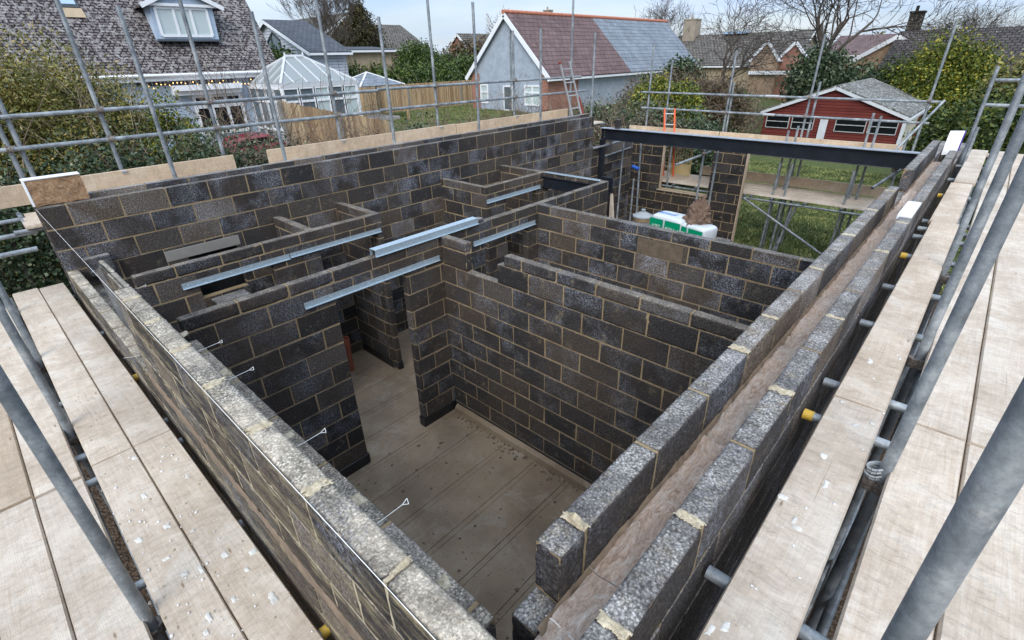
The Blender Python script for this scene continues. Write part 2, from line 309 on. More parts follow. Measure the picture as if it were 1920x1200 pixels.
k = NT('bamboo_fence'); p = k.pos((1, 1, .25)); r = k.island(); k.fin(k.mix(.6, k.ramp(r, [(0, (.26, .16, .085)), (.5, (.44, .30, .165)), (1, (.56, .42, .25))]), k.ramp(k.noise(p, 9, 4), [(.3, .7), (.7, 1.25)]), 'MULTIPLY'), .85)

# ------------------------------------------------------------ geometry helpers
OFF = {}
class MB:
    def __init__(s): s.v = []; s.f = []; s.m = []; s.uv = []; s.sm = []
    def face(s, pts, m=0, uv=None, smooth=False):
        b = len(s.v); s.v += [tuple(p) for p in pts]; s.f.append(tuple(range(b, b+len(pts)))); s.m.append(m)
        s.uv.append(uv or [(0, 0)]*len(pts)); s.sm.append(smooth)
    def add(s, vs, fs, m=0, smooth=False):
        b = len(s.v); s.v += [tuple(p) for p in vs]
        for f in fs: s.f.append(tuple(i+b for i in f)); s.m.append(m); s.uv.append([(0, 0)]*len(f)); s.sm.append(smooth)
    def box(s, x0, y0, z0, x1, y1, z1, m=0, ch=0., j=0.):
        if x0 > x1: x0, x1 = x1, x0
        if y0 > y1: y0, y1 = y1, y0
        if z0 > z1: z0, z1 = z1, z0
        r = lambda: random.uniform(-j, j) if j else 0
        if ch <= 0:
            vs = [(x+r(), y+r(), z+r()) for z in (z0, z1) for y in (y0, y1) for x in (x0, x1)]
            s.add(vs, [(0, 2, 3, 1), (4, 5, 7, 6), (0, 1, 5, 4), (2, 6, 7, 3), (0, 4, 6, 2), (1, 3, 7, 5)], m); return
        c = min(ch, (x1-x0)*.3, (y1-y0)*.3, (z1-z0)*.3)
        vs = []; idx = {}
        for ix, X in ((0, x0), (1, x1)):
            for iy, Y in ((0, y0), (1, y1)):
                for iz, Z in ((0, z0), (1, z1)):
                    sx, sy, sz = (1-2*ix), (1-2*iy), (1-2*iz); d = (r(), r(), r()); e = c*random.uniform(.6, 1.5)
                    for a in range(3):
                        q = [X+d[0]+sx*e, Y+d[1]+sy*e, Z+d[2]+sz*e]
                        q[a] = (X, Y, Z)[a]+d[a]
                        idx[ix, iy, iz, a] = len(vs); vs.append(tuple(q))
        F = []; I = lambda *k: idx[k]
        F += [(I(0,0,0,0), I(0,0,1,0), I(0,1,1,0), I(0,1,0,0)), (I(1,0,0,0), I(1,1,0,0), I(1,1,1,0), I(1,0,1,0))]
        F += [(I(0,0,0,1), I(1,0,0,1), I(1,0,1,1), I(0,0,1,1)), (I(0,1,0,1), I(0,1,1,1), I(1,1,1,1), I(1,1,0,1))]
        F += [(I(0,0,0,2), I(0,1,0,2), I(1,1,0,2), I(1,0,0,2)), (I(0,0,1,2), I(1,0,1,2), I(1,1,1,2), I(0,1,1,2))]
        for a in (0, 1):
            for b in (0, 1):
                F.append((I(0,a,b,1), I(1,a,b,1), I(1,a,b,2), I(0,a,b,2))); F.append((I(a,0,b,0), I(a,1,b,0), I(a,1,b,2), I(a,0,b,2)))
                F.append((I(a,b,0,0), I(a,b,1,0), I(a,b,1,1), I(a,b,0,1)))
                for q in (0, 1): F.append((I(a,b,q,0), I(a,b,q,1), I(a,b,q,2)))
        s.add(vs, F, m)
    def rough(s, x0, y0, z0, x1, y1, z1, m=0, seg=.022, amp=.004, rnd=.007, seed=0):
        # block with worn edges and a pitted surface
        nx, ny, nz_ = [max(1, int(round(abs(b-a)/seg))) for a, b in ((x0, x1), (y0, y1), (z0, z1))]
        ids = {}; vs = []; cx, cy, cz = (x0+x1)/2, (y0+y1)/2, (z0+z1)/2; hx, hy, hz = (x1-x0)/2, (y1-y0)/2, (z1-z0)/2
        def V(i, j, k_):
            if (i, j, k_) in ids: return ids[i, j, k_]
            p = Vector((x0+(x1-x0)*i/nx, y0+(y1-y0)*j/ny, z0+(z1-z0)*k_/nz_)); d = p-Vector((cx, cy, cz))
            q = Vector((max(-hx+rnd, min(hx-rnd, d.x)), max(-hy+rnd, min(hy-rnd, d.y)), max(-hz+rnd, min(hz-rnd, d.z))))
            o = d-q; o = q+(o.normalized()*rnd if o.length > 1e-6 else o)
            w = Vector((cx, cy, cz))+o; nn = (d-q).normalized()
            t = noise.noise(w*26+Vector((seed, 0, 0)))*.6+noise.noise(w*70)*.5+noise.noise(w*6+Vector((0, seed, 0)))*.5
            w += nn*(t*amp-amp*.3)
            ids[i, j, k_] = len(vs); vs.append(tuple(w)); return ids[i, j, k_]
        F = []
        for i in range(nx):
            for j in range(ny): F += [(V(i,j,0), V(i,j+1,0), V(i+1,j+1,0), V(i+1,j,0)), (V(i,j,nz_), V(i+1,j,nz_), V(i+1,j+1,nz_), V(i,j+1,nz_))]
            for q in range(nz_): F += [(V(i,0,q), V(i+1,0,q), V(i+1,0,q+1), V(i,0,q+1)), (V(i,ny,q), V(i,ny,q+1), V(i+1,ny,q+1), V(i+1,ny,q))]
        for j in range(ny):
            for q in range(nz_): F += [(V(0,j,q), V(0,j,q+1), V(0,j+1,q+1), V(0,j+1,q)), (V(nx,j,q), V(nx,j+1,q), V(nx,j+1,q+1), V(nx,j,q+1))]
        s.add(vs, F, m, True)
    def tube(s, p, q, r=.02415, n=14, m=0, hollow=True, r2=None, cap=True):
        p, q = Vector(p), Vector(q); d = (q-p).normalized(); a = d.orthogonal().normalized(); b = d.cross(a)
        r2 = r if r2 is None else r2
        ring = lambda c, R: [c+(a*math.cos(t)+b*math.sin(t))*R for t in [2*math.pi*i/n for i in range(n)]]
        A, B = ring(p, r), ring(q, r2); F = [(i, (i+1) % n, n+(i+1) % n, n+i) for i in range(n)]
        s.add(A+B, F, m, True)
        if not cap: return
        if hollow:
            w = r*.82; dep = min((q-p).length*.3, .15)
            for c, R1, sg in ((p, A, 1), (q, B, -1)):
                I = ring(c, w); D = ring(c+d*sg*dep, w)
                s.add(R1+I, [(i, n+i, n+(i+1) % n, (i+1) % n) for i in range(n)], m); s.add(I+D, [(i, n+i, n+(i+1) % n, (i+1) % n) for i in range(n)], m, True)
                s.add(D, [tuple(range(n))], m)
        else: s.add(A, [tuple(range(n))[::-1]], m); s.add(B, [tuple(range(n))], m)
    def build(s, name, mats, parent=None, uv=False):
        if not s.v: return None
        off = Vector(OFF.get(parent.name, (0, 0, 0))) if parent else None
        arr = np.array(s.v, dtype=float)
        if parent is None:
            lo, hi = arr.min(0), arr.max(0); off = Vector(((lo[0]+hi[0])/2, (lo[1]+hi[1])/2, lo[2]))
        arr = arr-np.array(off)
        me = bpy.data.meshes.new(name); me.from_pydata(arr.tolist(), [], s.f)
        for mn in ([mats] if isinstance(mats, str) else mats): me.materials.append(MATS[mn])
        me.polygons.foreach_set('material_index', s.m); me.polygons.foreach_set('use_smooth', s.sm)
        if uv:
            ul = me.uv_layers.new(name='UVMap'); flat = []
            for u in s.uv:
                for a in u: flat += [a[0], a[1]]
            ul.data.foreach_set('uv', flat)
        me.update()
        o = bpy.data.objects.new(name, me); COL.objects.link(o)
        if parent: o.parent = parent; OFF[o.name] = tuple(off)
        else: o.location = off; OFF[o.name] = tuple(off)
        return o
def patch(mb, cx, cy, z, lx, ly, h, seed, n=16, m=0):
    # thin ragged smear of mortar lying on a surface
    vs = []; F = []; inn = []
    for i in range(n+1):
        for j in range(n+1):
            u, v = i/n*2-1, j/n*2-1; x, y = cx+u*lx, cy+v*ly
            e = 1-max(abs(u), abs(v))**3*1.1-.0; t = e+.75*noise.noise(Vector((x*38, y*38, seed)))+.45*noise.noise(Vector((x*95, y*95, seed)))
            inn.append(t > .38); hh = h*max(0, min(1, (t-.38)*1.6))*(.55+.9*abs(noise.noise(Vector((x*60, y*60, seed+4)))))
            vs.append((x, y, z-.0015+hh+.0017*(t > .38)))
    for i in range(n):
        for j in range(n):
            a = i*(n+1)+j; q = (a, a+n+1, a+n+2, a+1)
            if sum(inn[k_] for k_ in q) >= 2: F.append(q)
    if F: mb.add(vs, F, m, True)
def tag(o, label=None, cat=None, group=None, kind=None):
    if label: o['label'] = label
    if cat: o['category'] = cat
    if group: o['group'] = group
    if kind: o['kind'] = kind
    return o
def thing(name, label, cat, loc, group=None):
    o = bpy.data.objects.new(name, None); COL.objects.link(o); o.location = loc; OFF[o.name] = tuple(loc); o.empty_display_size = .2
    return tag(o, label, cat, group)
def copy_tree(o, loc=None, label=None, parent=None):
    c = o.copy(); COL.objects.link(c)
    if parent: c.parent = parent
    for ch in list(o.children): copy_tree(ch, parent=c)
    if loc is not None: c.location = loc
    if label: c['label'] = label
    return c

def leaves(P, size, seed, elong=1.6, droop=0., flat=0.):
    """numpy batch of folded leaf quads centred on P"""
    g = np.random.default_rng(seed); n = len(P)
    a = g.normal(size=(n, 3)); a[:, 2] = a[:, 2]*(1-flat)+droop; a /= np.linalg.norm(a, axis=1)[:, None]
    b = g.normal(size=(n, 3)); b -= (a*b).sum(1)[:, None]*a; b /= np.linalg.norm(b, axis=1)[:, None]
    s = size*g.uniform(.6, 1.35, size=(n, 1))
    V = np.stack([P-a*s*elong*.5, P+b*s*.5, P+a*s*elong*.5, P-b*s*.5], 1).reshape(-1, 3)
    return V
def leaf_mesh(name, V, mat, parent=None):
    off = np.array(OFF[parent.name]) if parent else np.array([V[:, 0].mean(), V[:, 1].mean(), V[:, 2].min()])
    n = len(V)//4; me = bpy.data.meshes.new(name)
    me.vertices.add(len(V)); me.vertices.foreach_set('co', (V-off).astype(np.float32).ravel())
    me.loops.add(len(V)); me.loops.foreach_set('vertex_index', np.arange(len(V), dtype=np.int32))
    me.polygons.add(n); me.polygons.foreach_set('loop_start', np.arange(0, len(V), 4, dtype=np.int32)); me.polygons.foreach_set('loop_total', np.full(n, 4, dtype=np.int32))
    me.materials.append(MATS[mat]); me.update(calc_edges=True); me.validate()
    o = bpy.data.objects.new(name, me); COL.objects.link(o); OFF[o.name] = tuple(off)
    if parent: o.parent = parent
    else: o.location = off
    return o
def clump_points(clumps, n, seed, lo=.6, gap=.35, fr=1.3):
    """points in the outer part of several ellipsoids, thinned by noise so that gaps show"""
    g = np.random.default_rng(seed); w = np.array([c[3]*c[4]+c[4]*c[5]+c[3]*c[5] for c in clumps]); w = w/w.sum(); out = []
    for c, k_ in zip(clumps, g.multinomial(int(n*1.7), w)):
        d = g.normal(size=(k_, 3)); d /= np.linalg.norm(d, axis=1)[:, None]
        rad_ = g.uniform(lo, 1.0, size=(k_, 1))*(1+.18*g.normal(size=(k_, 1)).clip(-1, 1.6))
        P = np.array(c[:3])+d*rad_*np.array(c[3:6]); out.append(P)
    P = np.concatenate(out)
    keep = [noise.noise(Vector(p)*fr+Vector((seed, 0, 0))) > -gap for p in P.tolist()]
    P = P[np.array(keep)]
    return P[g.permutation(len(P))[:n]]
def wander(mb, p, d, length, r, seg=7, bend=.35, m=0, n=3, grav=0.):
    p = Vector(p); d = Vector(d).normalized(); st = length/seg
    for i in range(seg):
        r1 = r*(1-.8*(i+1)/seg)
        d2 = (d+Vector((random.gauss(0, bend), random.gauss(0, bend), random.gauss(0, bend)+grav))*.5).normalized()
        q = p+d2*st
        mb.tube(p, q, r*(1-.8*i/seg), n, m, hollow=False, r2=r1, cap=False); p, d = q, d2
    return p
def branch(mb, p, d, length, r, depth, spread=.55, n=5, upb=.12, kids=3, minr=.006):
    p = Vector(p); d = Vector(d).normalized(); seg = 4 if depth > 1 else 3; st = length/seg; pts = []
    for i in range(seg):
        d = (d+Vector((random.gauss(0, .16), random.gauss(0, .16), random.gauss(0, .12)+upb*.5))).normalized(); q = p+d*st
        a = max(minr, r*(1-.45*i/seg)); b = max(minr*.7, r*(1-.45*(i+1)/seg))
        mb.tube(p, q, a, n if depth > 1 else 3, 0, hollow=False, r2=b, cap=False); p = q; pts.append((p.copy(), d.copy(), b))
    if depth == 0: return
    for k_ in range(kids+(1 if depth > 2 else 0)):
        P, D, R = random.choice(pts[1:]) if k_ else pts[-1]
        t = Vector((random.gauss(0, 1), random.gauss(0, 1), random.gauss(0, .6))); t -= t.dot(D)*D; t.normalize()
        nd = D+t*random.uniform(.5, 1.2)*spread*1.6
        branch(mb, P, nd, length*random.uniform(.6, .85), R*random.uniform(.55, .75), depth-1, spread, n, upb, kids, minr)
random.seed(7)
# ------------------------------------------------------------ ground
def gz(x, y):
    t = min(1, max(0, (-x-4.5)/8)); t = t*t*(3-2*t); return -3.2+1.25*t
mb = MB(); xs = [-400, -200, -120, -80, -60, -45, -36, -30, -26, -22, -18, -15, -12.5, -11, -9.5, -8, -7, -6, -5, -4, 0, 4, 8, 16, 30, 60, 120, 260]
ys = [-260, -100, -40, -15, -5, 0, 5, 10, 14, 18, 24, 30, 40, 55, 75, 110, 160, 260, 500]
vs = [(x, y, gz(x, y)) for y in ys for x in xs]; nx = len(xs)
mb.add(vs, [(j*nx+i, j*nx+i+1, (j+1)*nx+i+1, (j+1)*nx+i) for j in range(len(ys)-1) for i in range(nx-1)], 0, True)
tag(mb.build('ground', 'soil'), kind='structure')
# floor of the new building: beams with infill slabs between them
mb = MB(); x = 0.02
bx0 = [1.05+.475*i for i in range(-2, 12)]
mb.box(-.1, -.1, -3.19, 6.3, 11.5, -3.112, 1)
prev = .0
for b in bx0:
    if b < .05: continue
    mb.box(prev, 0, -3.19, b-.004, 11.4, -3.1, 0, .003); mb.box(b, 0, -3.19, b+.058, 11.4, -3.1-.001, 0, .003); prev = b+.061
mb.box(prev, 0, -3.19, 6.15, 11.4, -3.1, 0)
tag(mb.build('floor', ['slab', 'groove']), kind='structure')

# ------------------------------------------------------------ blockwork
def rows(zt, zb, cut=None, par=0, h=.225):
    R = []
    if cut: R.append((cut, zt, 1-par))
    z = zt; k_ = par
    while z > zb+.02:
        R.append((z, max(zb, z-h), k_)); z -= h; k_ = 1-k_
    return R
def blockwork(axis, a0, a1, f0, f1, R, off, openings=(), near=None, mat='dense_block', step=None, mb=None):
    """blocks and mortar of one wall; openings = (a_lo, a_hi, z_lo, z_hi); near = (a_lo, a_hi, z_min) finely modelled"""
    mb = mb or MB(); first = True
    def put(s, e, lo, hi, m, ch=.005, j=.0026, top=False):
        if e-s < .012 or hi-lo < .012: return
        g0, g1 = (f0, f1)
        if m == 1: g0, g1 = f0+.004, f1-.004
        elif not top: dj = random.uniform(-.0015, .0015); g0 += dj; g1 += dj
        A = (s, g0, lo, e, g1, hi) if axis == 'x' else (g0, s, lo, g1, e, hi)
        if m == 0 and near and near[0] <= (s+e)/2 <= near[1] and lo > near[2]: mb.rough(*A, 0, seed=random.uniform(0, 90))
        else: mb.box(*A, m, ch if m == 0 else 0, j if m == 0 else 0)
    for ri, (zt, zb, par) in enumerate(R):
        js = []; o = off+(.225 if par else 0); k0 = math.floor((a0-o)/.45)
        js = [o+.45*i for i in range(k0, k0+int((a1-a0)/.45)+4)]
        segs = [(a0, a1, zb, zt)]
        for (ol, oh, zl, zh) in openings:
            if zl >= zt-.01 or zh <= zb+.01: continue
            ns = []
            for (s, e, lo, hi) in segs:
                if oh <= s or ol >= e: ns.append((s, e, lo, hi)); continue
                if s < ol: ns.append((s, ol, lo, hi))
                if e > oh: ns.append((oh, e, lo, hi))
                if zh < zt-.03: ns.append((max(s, ol), min(e, oh), zh, zt))
                if zl > zb+.03: ns.append((max(s, ol), min(e, oh), zb, zl))
            segs = ns
        for (s, e, lo, hi) in segs:
            small = lo > zb+.03 or hi < zt-.03
            J = [q for q in js if s+.03 < q < e-.03] if not small else [s+.225*i for i in range(1, int((e-s)/.225)+1) if s+.225*i < e-.05]
            E = [s]+J+[e]
            top = (ri == 0)
            for a, b in zip(E[:-1], E[1:]):
                put(a+(.005 if a != s else 0), b-(.005 if b != e else 0), lo+.005, hi-(0 if top else .005), 0, top=top)
            put(s+.003, e-.003, lo, hi-(.005 if top else 0), 1)
    return mb
PLAIN = lambda m='dense_block': [m, 'mortar']

# long back wall, inner leaf
t = thing('block_wall', 'long dark blockwork wall across the back left of the shell, tallest of all with a pale-capped top', 'wall', (-.05, 4.6, -3.1))
R = rows(0, -3.1)
hole = [(.90, 1.47, -1.4, -.84)]
mb = blockwork('y', -.228, 9.55, -.1, 0, R, 0, hole); mb.build('inner_leaf', PLAIN(), t)
mb = blockwork('y', 9.56, 11.5, -.1, 0, rows(-.675, -3.1), .11, ()); mb.build('rear_section', PLAIN(), t)
mb = blockwork('y', -.23, 9.7, -.335, -.235, rows(.035, -3.1, par=1), .1, [(.85, 1.52, -1.4, -.82)]); mb.build('outer_leaf', PLAIN('coarse_block'), t)
mb = MB(); mb.box(-.1, .67, -.838, .004, 1.52, -.71, 0, .003); mb.build('concrete_lintel', 'concrete', t)
mb = MB(); mb.box(-.232, .80, -1.5, -.225, 1.60, -.76, 0); mb.build('hole_shade_sheet', 'membrane', t)  # black sheet added behind the hole, standing in for the shade inside it
mb = MB(); mb.box(-.232, 1.6, -3.1, -.103, 9.5, -.12, 0); mb.build('cavity_insulation', 'mineral_wool', t)

# far wall of the rear room with its window and the pier beside the garden opening
t = thing('block_wall', 'rear blockwork wall with a square window hole, beyond the black steel beam', 'wall', (1.4, 11.45, -3.1))
R = rows(-.60, -3.1, par=1)
mb = blockwork('x', 0, 2.86, 11.4, 11.5, R, 0.1, [(.80, 2.13, -1.86, -.66)], mat='dense_block'); mb.build('blockwork', PLAIN('shade_toned_block'), t)
mb = MB(); mb.box(.80, 11.385, -1.885, 2.13, 11.62, -1.862, 0, .003); mb.build('window_sill', 'timber', t)
mb = MB(); mb.box(.775, 11.52, -1.86, .82, 11.60, -.66, 0, .003); mb.box(2.11, 11.52, -1.86, 2.155, 11.60, -.66, 0, .003); mb.build('window_reveal', 'timber', t)
mb = MB(); mb.box(2.87, 11.44, -3.1, 2.90, 11.56, -.62, 0, .004); mb.build('cavity_closer', 'timber', t)

# partition A (runs away from us, two door openings with zinc lintels)
ZT, CUT = -.713, -.593
t = thing('partition_wall', 'low block partition with two door openings, running from the front wall towards the rear room', 'wall', (2.35, 3.3, -3.1))
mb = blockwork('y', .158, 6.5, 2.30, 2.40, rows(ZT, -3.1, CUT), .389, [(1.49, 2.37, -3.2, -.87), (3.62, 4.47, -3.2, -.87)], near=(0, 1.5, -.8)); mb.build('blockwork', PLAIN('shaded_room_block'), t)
def lintel(a0, a1, x0, x1, z, parent, axis='y', h=.055):
    m = MB()
    if axis == 'y':
        m.box(x1, a0, z-h, x1+.007, a1, z, 0); m.box(x1+.0, a0, z-h-.004, x1+.028, a1, z-h, 0)
        m.box(x0-.005, a0, z-h, x0, a1, z, 0); n = int((a1-a0)/.11)
        for i in range(n): m.tube((x1+.007, a0+.06+i*.11, z-h*.5), (x1+.0115, a0+.06+i*.11, z-h*.5), .008, 8, 0, hollow=False, r2=.004)
    return m.build('steel_lintel', 'zinc_lintel', parent)
lintel(1.17, 2.86, 2.30, 2.40, -.815, t); lintel(3.42, 4.62, 2.30, 2.40, -.80, t)
mb = MB(); mb.box(2.292, .158, -3.1, 2.408, 1.51, -2.955, 0, .006); mb.box(2.292, 2.35, -3.1, 2.408, 3.62, -2.955, 0, .006); mb.box(2.292, 4.47, -3.1, 2.408, 6.5, -2.955, 0, .006); mb.build('damp_course', 'membrane', t)

t = thing('partition_wall', 'low block partition nearest the long back wall, with a long pale steel lintel and two dark openings', 'wall', (.95, 1.6, -3.1))
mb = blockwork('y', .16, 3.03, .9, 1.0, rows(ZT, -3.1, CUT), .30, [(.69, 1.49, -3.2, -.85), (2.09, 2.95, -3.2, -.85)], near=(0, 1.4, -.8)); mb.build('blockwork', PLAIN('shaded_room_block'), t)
mb = MB(); mb.box(.892, 2.955, -3.1, 1.008, 3.04, -2.955, 0, .004); mb.box(.892, 1.49, -3.1, 1.008, 2.09, -2.955, 0, .004); mb.build('damp_course', 'membrane', t)
lintel(.53, 1.70, .9, 1.0, -.79, t, h=.06); lintel(1.71, 3.0, .9, 1.0, -.79, t, h=.05)
for y0, lab in ((2.0, 'short cross wall tied into the long back wall, left end of the little cupboard bay'), (2.935, 'short cross wall closing the right end of the little cupboard bay')):
    t = thing('partition_wall', lab, 'wall', (.45, y0+.05, -3.1), 'short cross walls off the long back wall')
    mb = blockwork('x', 0.003, .897, y0, y0+.1, rows(ZT, -3.1, CUT), .12); mb.build('blockwork', PLAIN('shaded_room_block'), t)
    mb = MB(); mb.box(0.003, y0-.01, -3.1, .89, y0, -2.955, 0, .003); mb.build('damp_course', 'membrane', t)
# the box room near the far end
t = thing('partition_wall', 'stub of block wall coming off the long back wall, near side of the small store', 'wall', (.5, 5.0, -3.1))
mb = blockwork('x', 0.003, 1.1, 4.94, 5.04, rows(ZT, -3.1, CUT), .3); mb.build('blockwork', PLAIN('shaded_room_block'), t)
t = thing('partition_wall', 'short block wall of the small store with a pale steel lintel over its doorway', 'wall', (1.05, 5.7, -3.1))
mb = blockwork('y', 5.043, 6.397, 1.0, 1.1, rows(ZT, -3.1, CUT), .2, [(5.42, 6.20, -3.2, -.86)]); mb.build('blockwork', PLAIN('shaded_room_block'), t)
lintel(4.95, 6.3, 1.0, 1.1, -.79, t, h=.055)
t = thing('partition_wall', 'cross wall behind the small store, carrying a short black steel over its gap', 'wall', (1.2, 6.45, -3.1))
mb = blockwork('x', 0.003, 2.297, 6.40, 6.50, rows(ZT, -3.1, CUT), .05, [(1.13, 2.05, -3.2, -.66)]); mb.build('blockwork', PLAIN('shaded_room_block'), t)
mb = MB(); mb.box(1.103, 6.385, -.67, 2.27, 6.395, -.84, 0); mb.box(1.103, 6.34, -.845, 2.27, 6.5, -.835, 0); mb.box(1.103, 6.35, -.665, 2.27, 6.5, -.655, 0); mb.build('black_steel', 'dark_steel', t)
mb = MB(); mb.box(1.12, 6.395, -.594, 2.3, 6.42, -.586, 0); [mb.box(1.14+.06*i, 6.41, -.586, 1.17+.06*i, 6.48, -.5835, 0) for i in range(19)]; mb.build('strip_tie', 'zinc_lintel', t)

# partition B
t = thing('partition_wall', 'dark block partition nearest us in the big front room, stepped down at its left end', 'wall', (4.2, 2.95, -3.1))
YB = 2.905
mb = blockwork('x', 2.403, 6.15, YB, YB+.1, rows(ZT-.225, -3.08, par=1), 2.63-.225, near=(3.0, 7, -1.0)); 
mb = blockwork('x', 3.315, 6.15, YB, YB+.1, [(ZT, ZT-.225, 0)], 2.63-.225, near=(2, 7, -1.0), mb=mb)
mb = blockwork('x', 3.42, 6.15, YB, YB+.1, [(CUT, ZT, 1)], 2.63-.09, near=(2, 7, -1.0), mb=mb)
mb = blockwork('x', 2.403, 2.825, YB, YB+.1, [(CUT, ZT, 0), (ZT, ZT-.225, 0)], 2.4, near=(2, 7, -1.0), mb=mb)
mb.build('blockwork', PLAIN('shaded_room_block'), t)
mb = MB(); mb.box(2.41, YB-.012, -3.1, 6.15, YB, -2.965, 0, .004); mb.build('damp_course', 'membrane', t)
mb = MB(); mb.add([(2.45, YB-.012, -2.99), (6.15, YB-.012, -2.99), (2.45, YB-.06, -3.03), (6.15, YB-.06, -3.03), (2.45, YB-.075, -3.1), (6.15, YB-.075, -3.1)], [(0, 2, 3, 1), (2, 4, 5, 3)]); mb.build('mortar_fillet', 'slab', t)
# partition C
t = thing('partition_wall', 'grey block partition one room further back, topped with brown cut blocks', 'wall', (4.2, 4.73, -3.1))
YC = 4.68
mb = blockwork('x', 2.403, 6.15, YC, YC+.1, rows(ZT, -3.1, CUT, par=0), 3.743, mat='dense_block'); mb.build('blockwork', PLAIN(), t)
mb = MB(); mb.box(3.99, YC-.006, ZT-.22, 4.58, YC, ZT-.02, 0, .002); mb.build('mortar_patch', 'brown_mortar', t)

# right-hand wall: two leaves with mineral wool between
t = thing('cavity_wall', 'right-hand cavity wall seen along its top, two rows of coarse grey blocks with brown wool between', 'wall', (6.3, 4.5, -3.1))
R1 = rows(-.046-.225, -3.1, par=1)
mb = blockwork('y', .17, 5.95, 6.154, 6.254, [(-.046, -.271, 0)], .30, near=(-1, 7, -.3))
mb = blockwork('y', .055, 11.5, 6.154, 6.254, R1, .30, near=(-1, .35, -.6), mb=mb)
mb = blockwork('y', 6.80, 9.47, 6.154, 6.254, [(-.01, -.271, 0)], .15, near=(-1, 9.5, -.3), mb=mb)
mb.build('inner_leaf', PLAIN('coarse_block'), t)
mb = blockwork('y', -.9, 9.0, 6.412, 6.510, [(-.07, -.295, 0)], .12, near=(-1, 9.2, -.35))
mb = blockwork('y', -.9, 11.6, 6.412, 6.510, rows(-.295, -3.1, par=1), .12, mb=mb)
mb.build('outer_leaf', PLAIN('coarse_block'), t)
# wool: lumpy strip
mb = MB(); nx_, ny_ = 14, 520; vs = []
for j in range(ny_+1):
    y = -.9+10.0*j/ny_
    for i in range(nx_+1):
        x = 6.254+.158*i/nx_
        sl_ = (y % 1.2)
        z = -.256+.026*noise.noise(Vector((x*9, y*3.2, 0)))+.020*noise.noise(Vector((x*34, y*9, 3)))+.008*noise.noise(Vector((x*90, y*30, 9)))-(.03 if sl_ < .018 else 0)+(-.02 if i in (0,) else 0)
        if i == 0: z -= .05
        vs.append((x+.006*noise.noise(Vector((x*20, y*8, 5))), y, z))
mb.add(vs, [(j*(nx_+1)+i, j*(nx_+1)+i+1, (j+1)*(nx_+1)+i+1, (j+1)*(nx_+1)+i) for j in range(ny_) for i in range(nx_)], 0, True)
mb.build('cavity_insulation', 'mineral_wool', t)
def lump(mb, c, s, seed, n=10, m=0, amp=.35, fr=9):
    c = Vector(c); vs = []; F = []
    for i in range(n+1):
        for j in range(n):
            th, ph = math.pi*i/n, 2*math.pi*j/n
            d = Vector((math.sin(th)*math.cos(ph), math.sin(th)*math.sin(ph), math.cos(th)))
            k_ = 1+amp*noise.noise(d*1.7+Vector((seed, 0, 0)))+amp*.5*noise.noise(d*5+Vector((seed, 2, 0)))
            vs.append(c+Vector((d.x*s[0], d.y*s[1], d.z*s[2]))*k_)
    for i in range(n):
        for j in range(n): F.append((i*n+j, (i+1)*n+j, (i+1)*n+(j+1) % n, i*n+(j+1) % n))
    mb.add(vs, F, m, True)
mb = MB(); sd_ = 1.
for (y, w) in ((.305, .018), (.31, .012), (1.66, .026), (2.1, .016), (3.0, .016), (3.9, .024), (4.8, .024), (5.7, .02)):
    sd_ += 3.7; patch(mb, 6.204, y, -.046, .050, w, .012 if w > .025 else .006, sd_)
for (y, w) in ((.12, .018), (.57, .022), (1.47, .028), (2.37, .016), (3.72, .024), (4.6, .014)):
    sd_ += 3.7; patch(mb, 6.461, y, -.07, .050, w, .008, sd_)
sd_ += 1; patch(mb, 6.215, .30, -.036, .035, .018, .022, sd_)
mb.build('mortar_dabs', 'mortar_yellow', t)
mb = MB(); vs = []; n = 900
for i in range(n+1):
    y = .06+9.2*i/n; w = .016+.014*noise.noise(Vector((y*6, 1, 0)))+.012*noise.noise(Vector((y*23, 2, 0)))
    h_ = -.252+.014*noise.noise(Vector((y*9, 7, 0)))+.010*noise.noise(Vector((y*40, 3, 0)))
    vs += [(6.2545, y, h_+.012), (6.2545+w*.6, y, h_), (6.2545+max(.004, w), y, h_-.035)]
mb.add(vs, [(3*i+j, 3*i+j+1, 3*i+j+4, 3*i+j+3) for i in range(n) for j in range(2)], 0, True)
mb.build('mortar_droppings', 'face_mortar', t)
def wall_tie(p, d, L_=.225, parent=None):
    p, d = Vector(p), Vector(d).normalized(); s = Vector((-d.y, d.x, 0)); m = MB()
    up_ = Vector((0, 0, .012)); q = p+d*(L_-.026)+up_; e1 = q+d*.026+s*.008+up_*.5; e2 = q+d*.020-s*.012-up_*.2; pts = [p, p+d*L_*.5+up_*.4, q, e1, e2, q]
    for a, b in zip(pts[:-1], pts[1:]): m.tube(a, b, .0014, 7, 0, hollow=False)
    return m.build('wall_tie', 'string_white', parent)
wall_tie((6.36, .115, -.262), (-1, .0, 0), .11, t); 
m = MB(); pts = [(6.255, .325, -.235), (6.285, .322, -.245), (6.30, .318, -.240), (6.33, .32, -.236), (6.42, .318, -.222)]
for a, b in zip(pts[:-1], pts[1:]): m.tube(a, b, .0016, 7, 0, hollow=False)
m.build('wall_tie', 'coupler_steel', t)

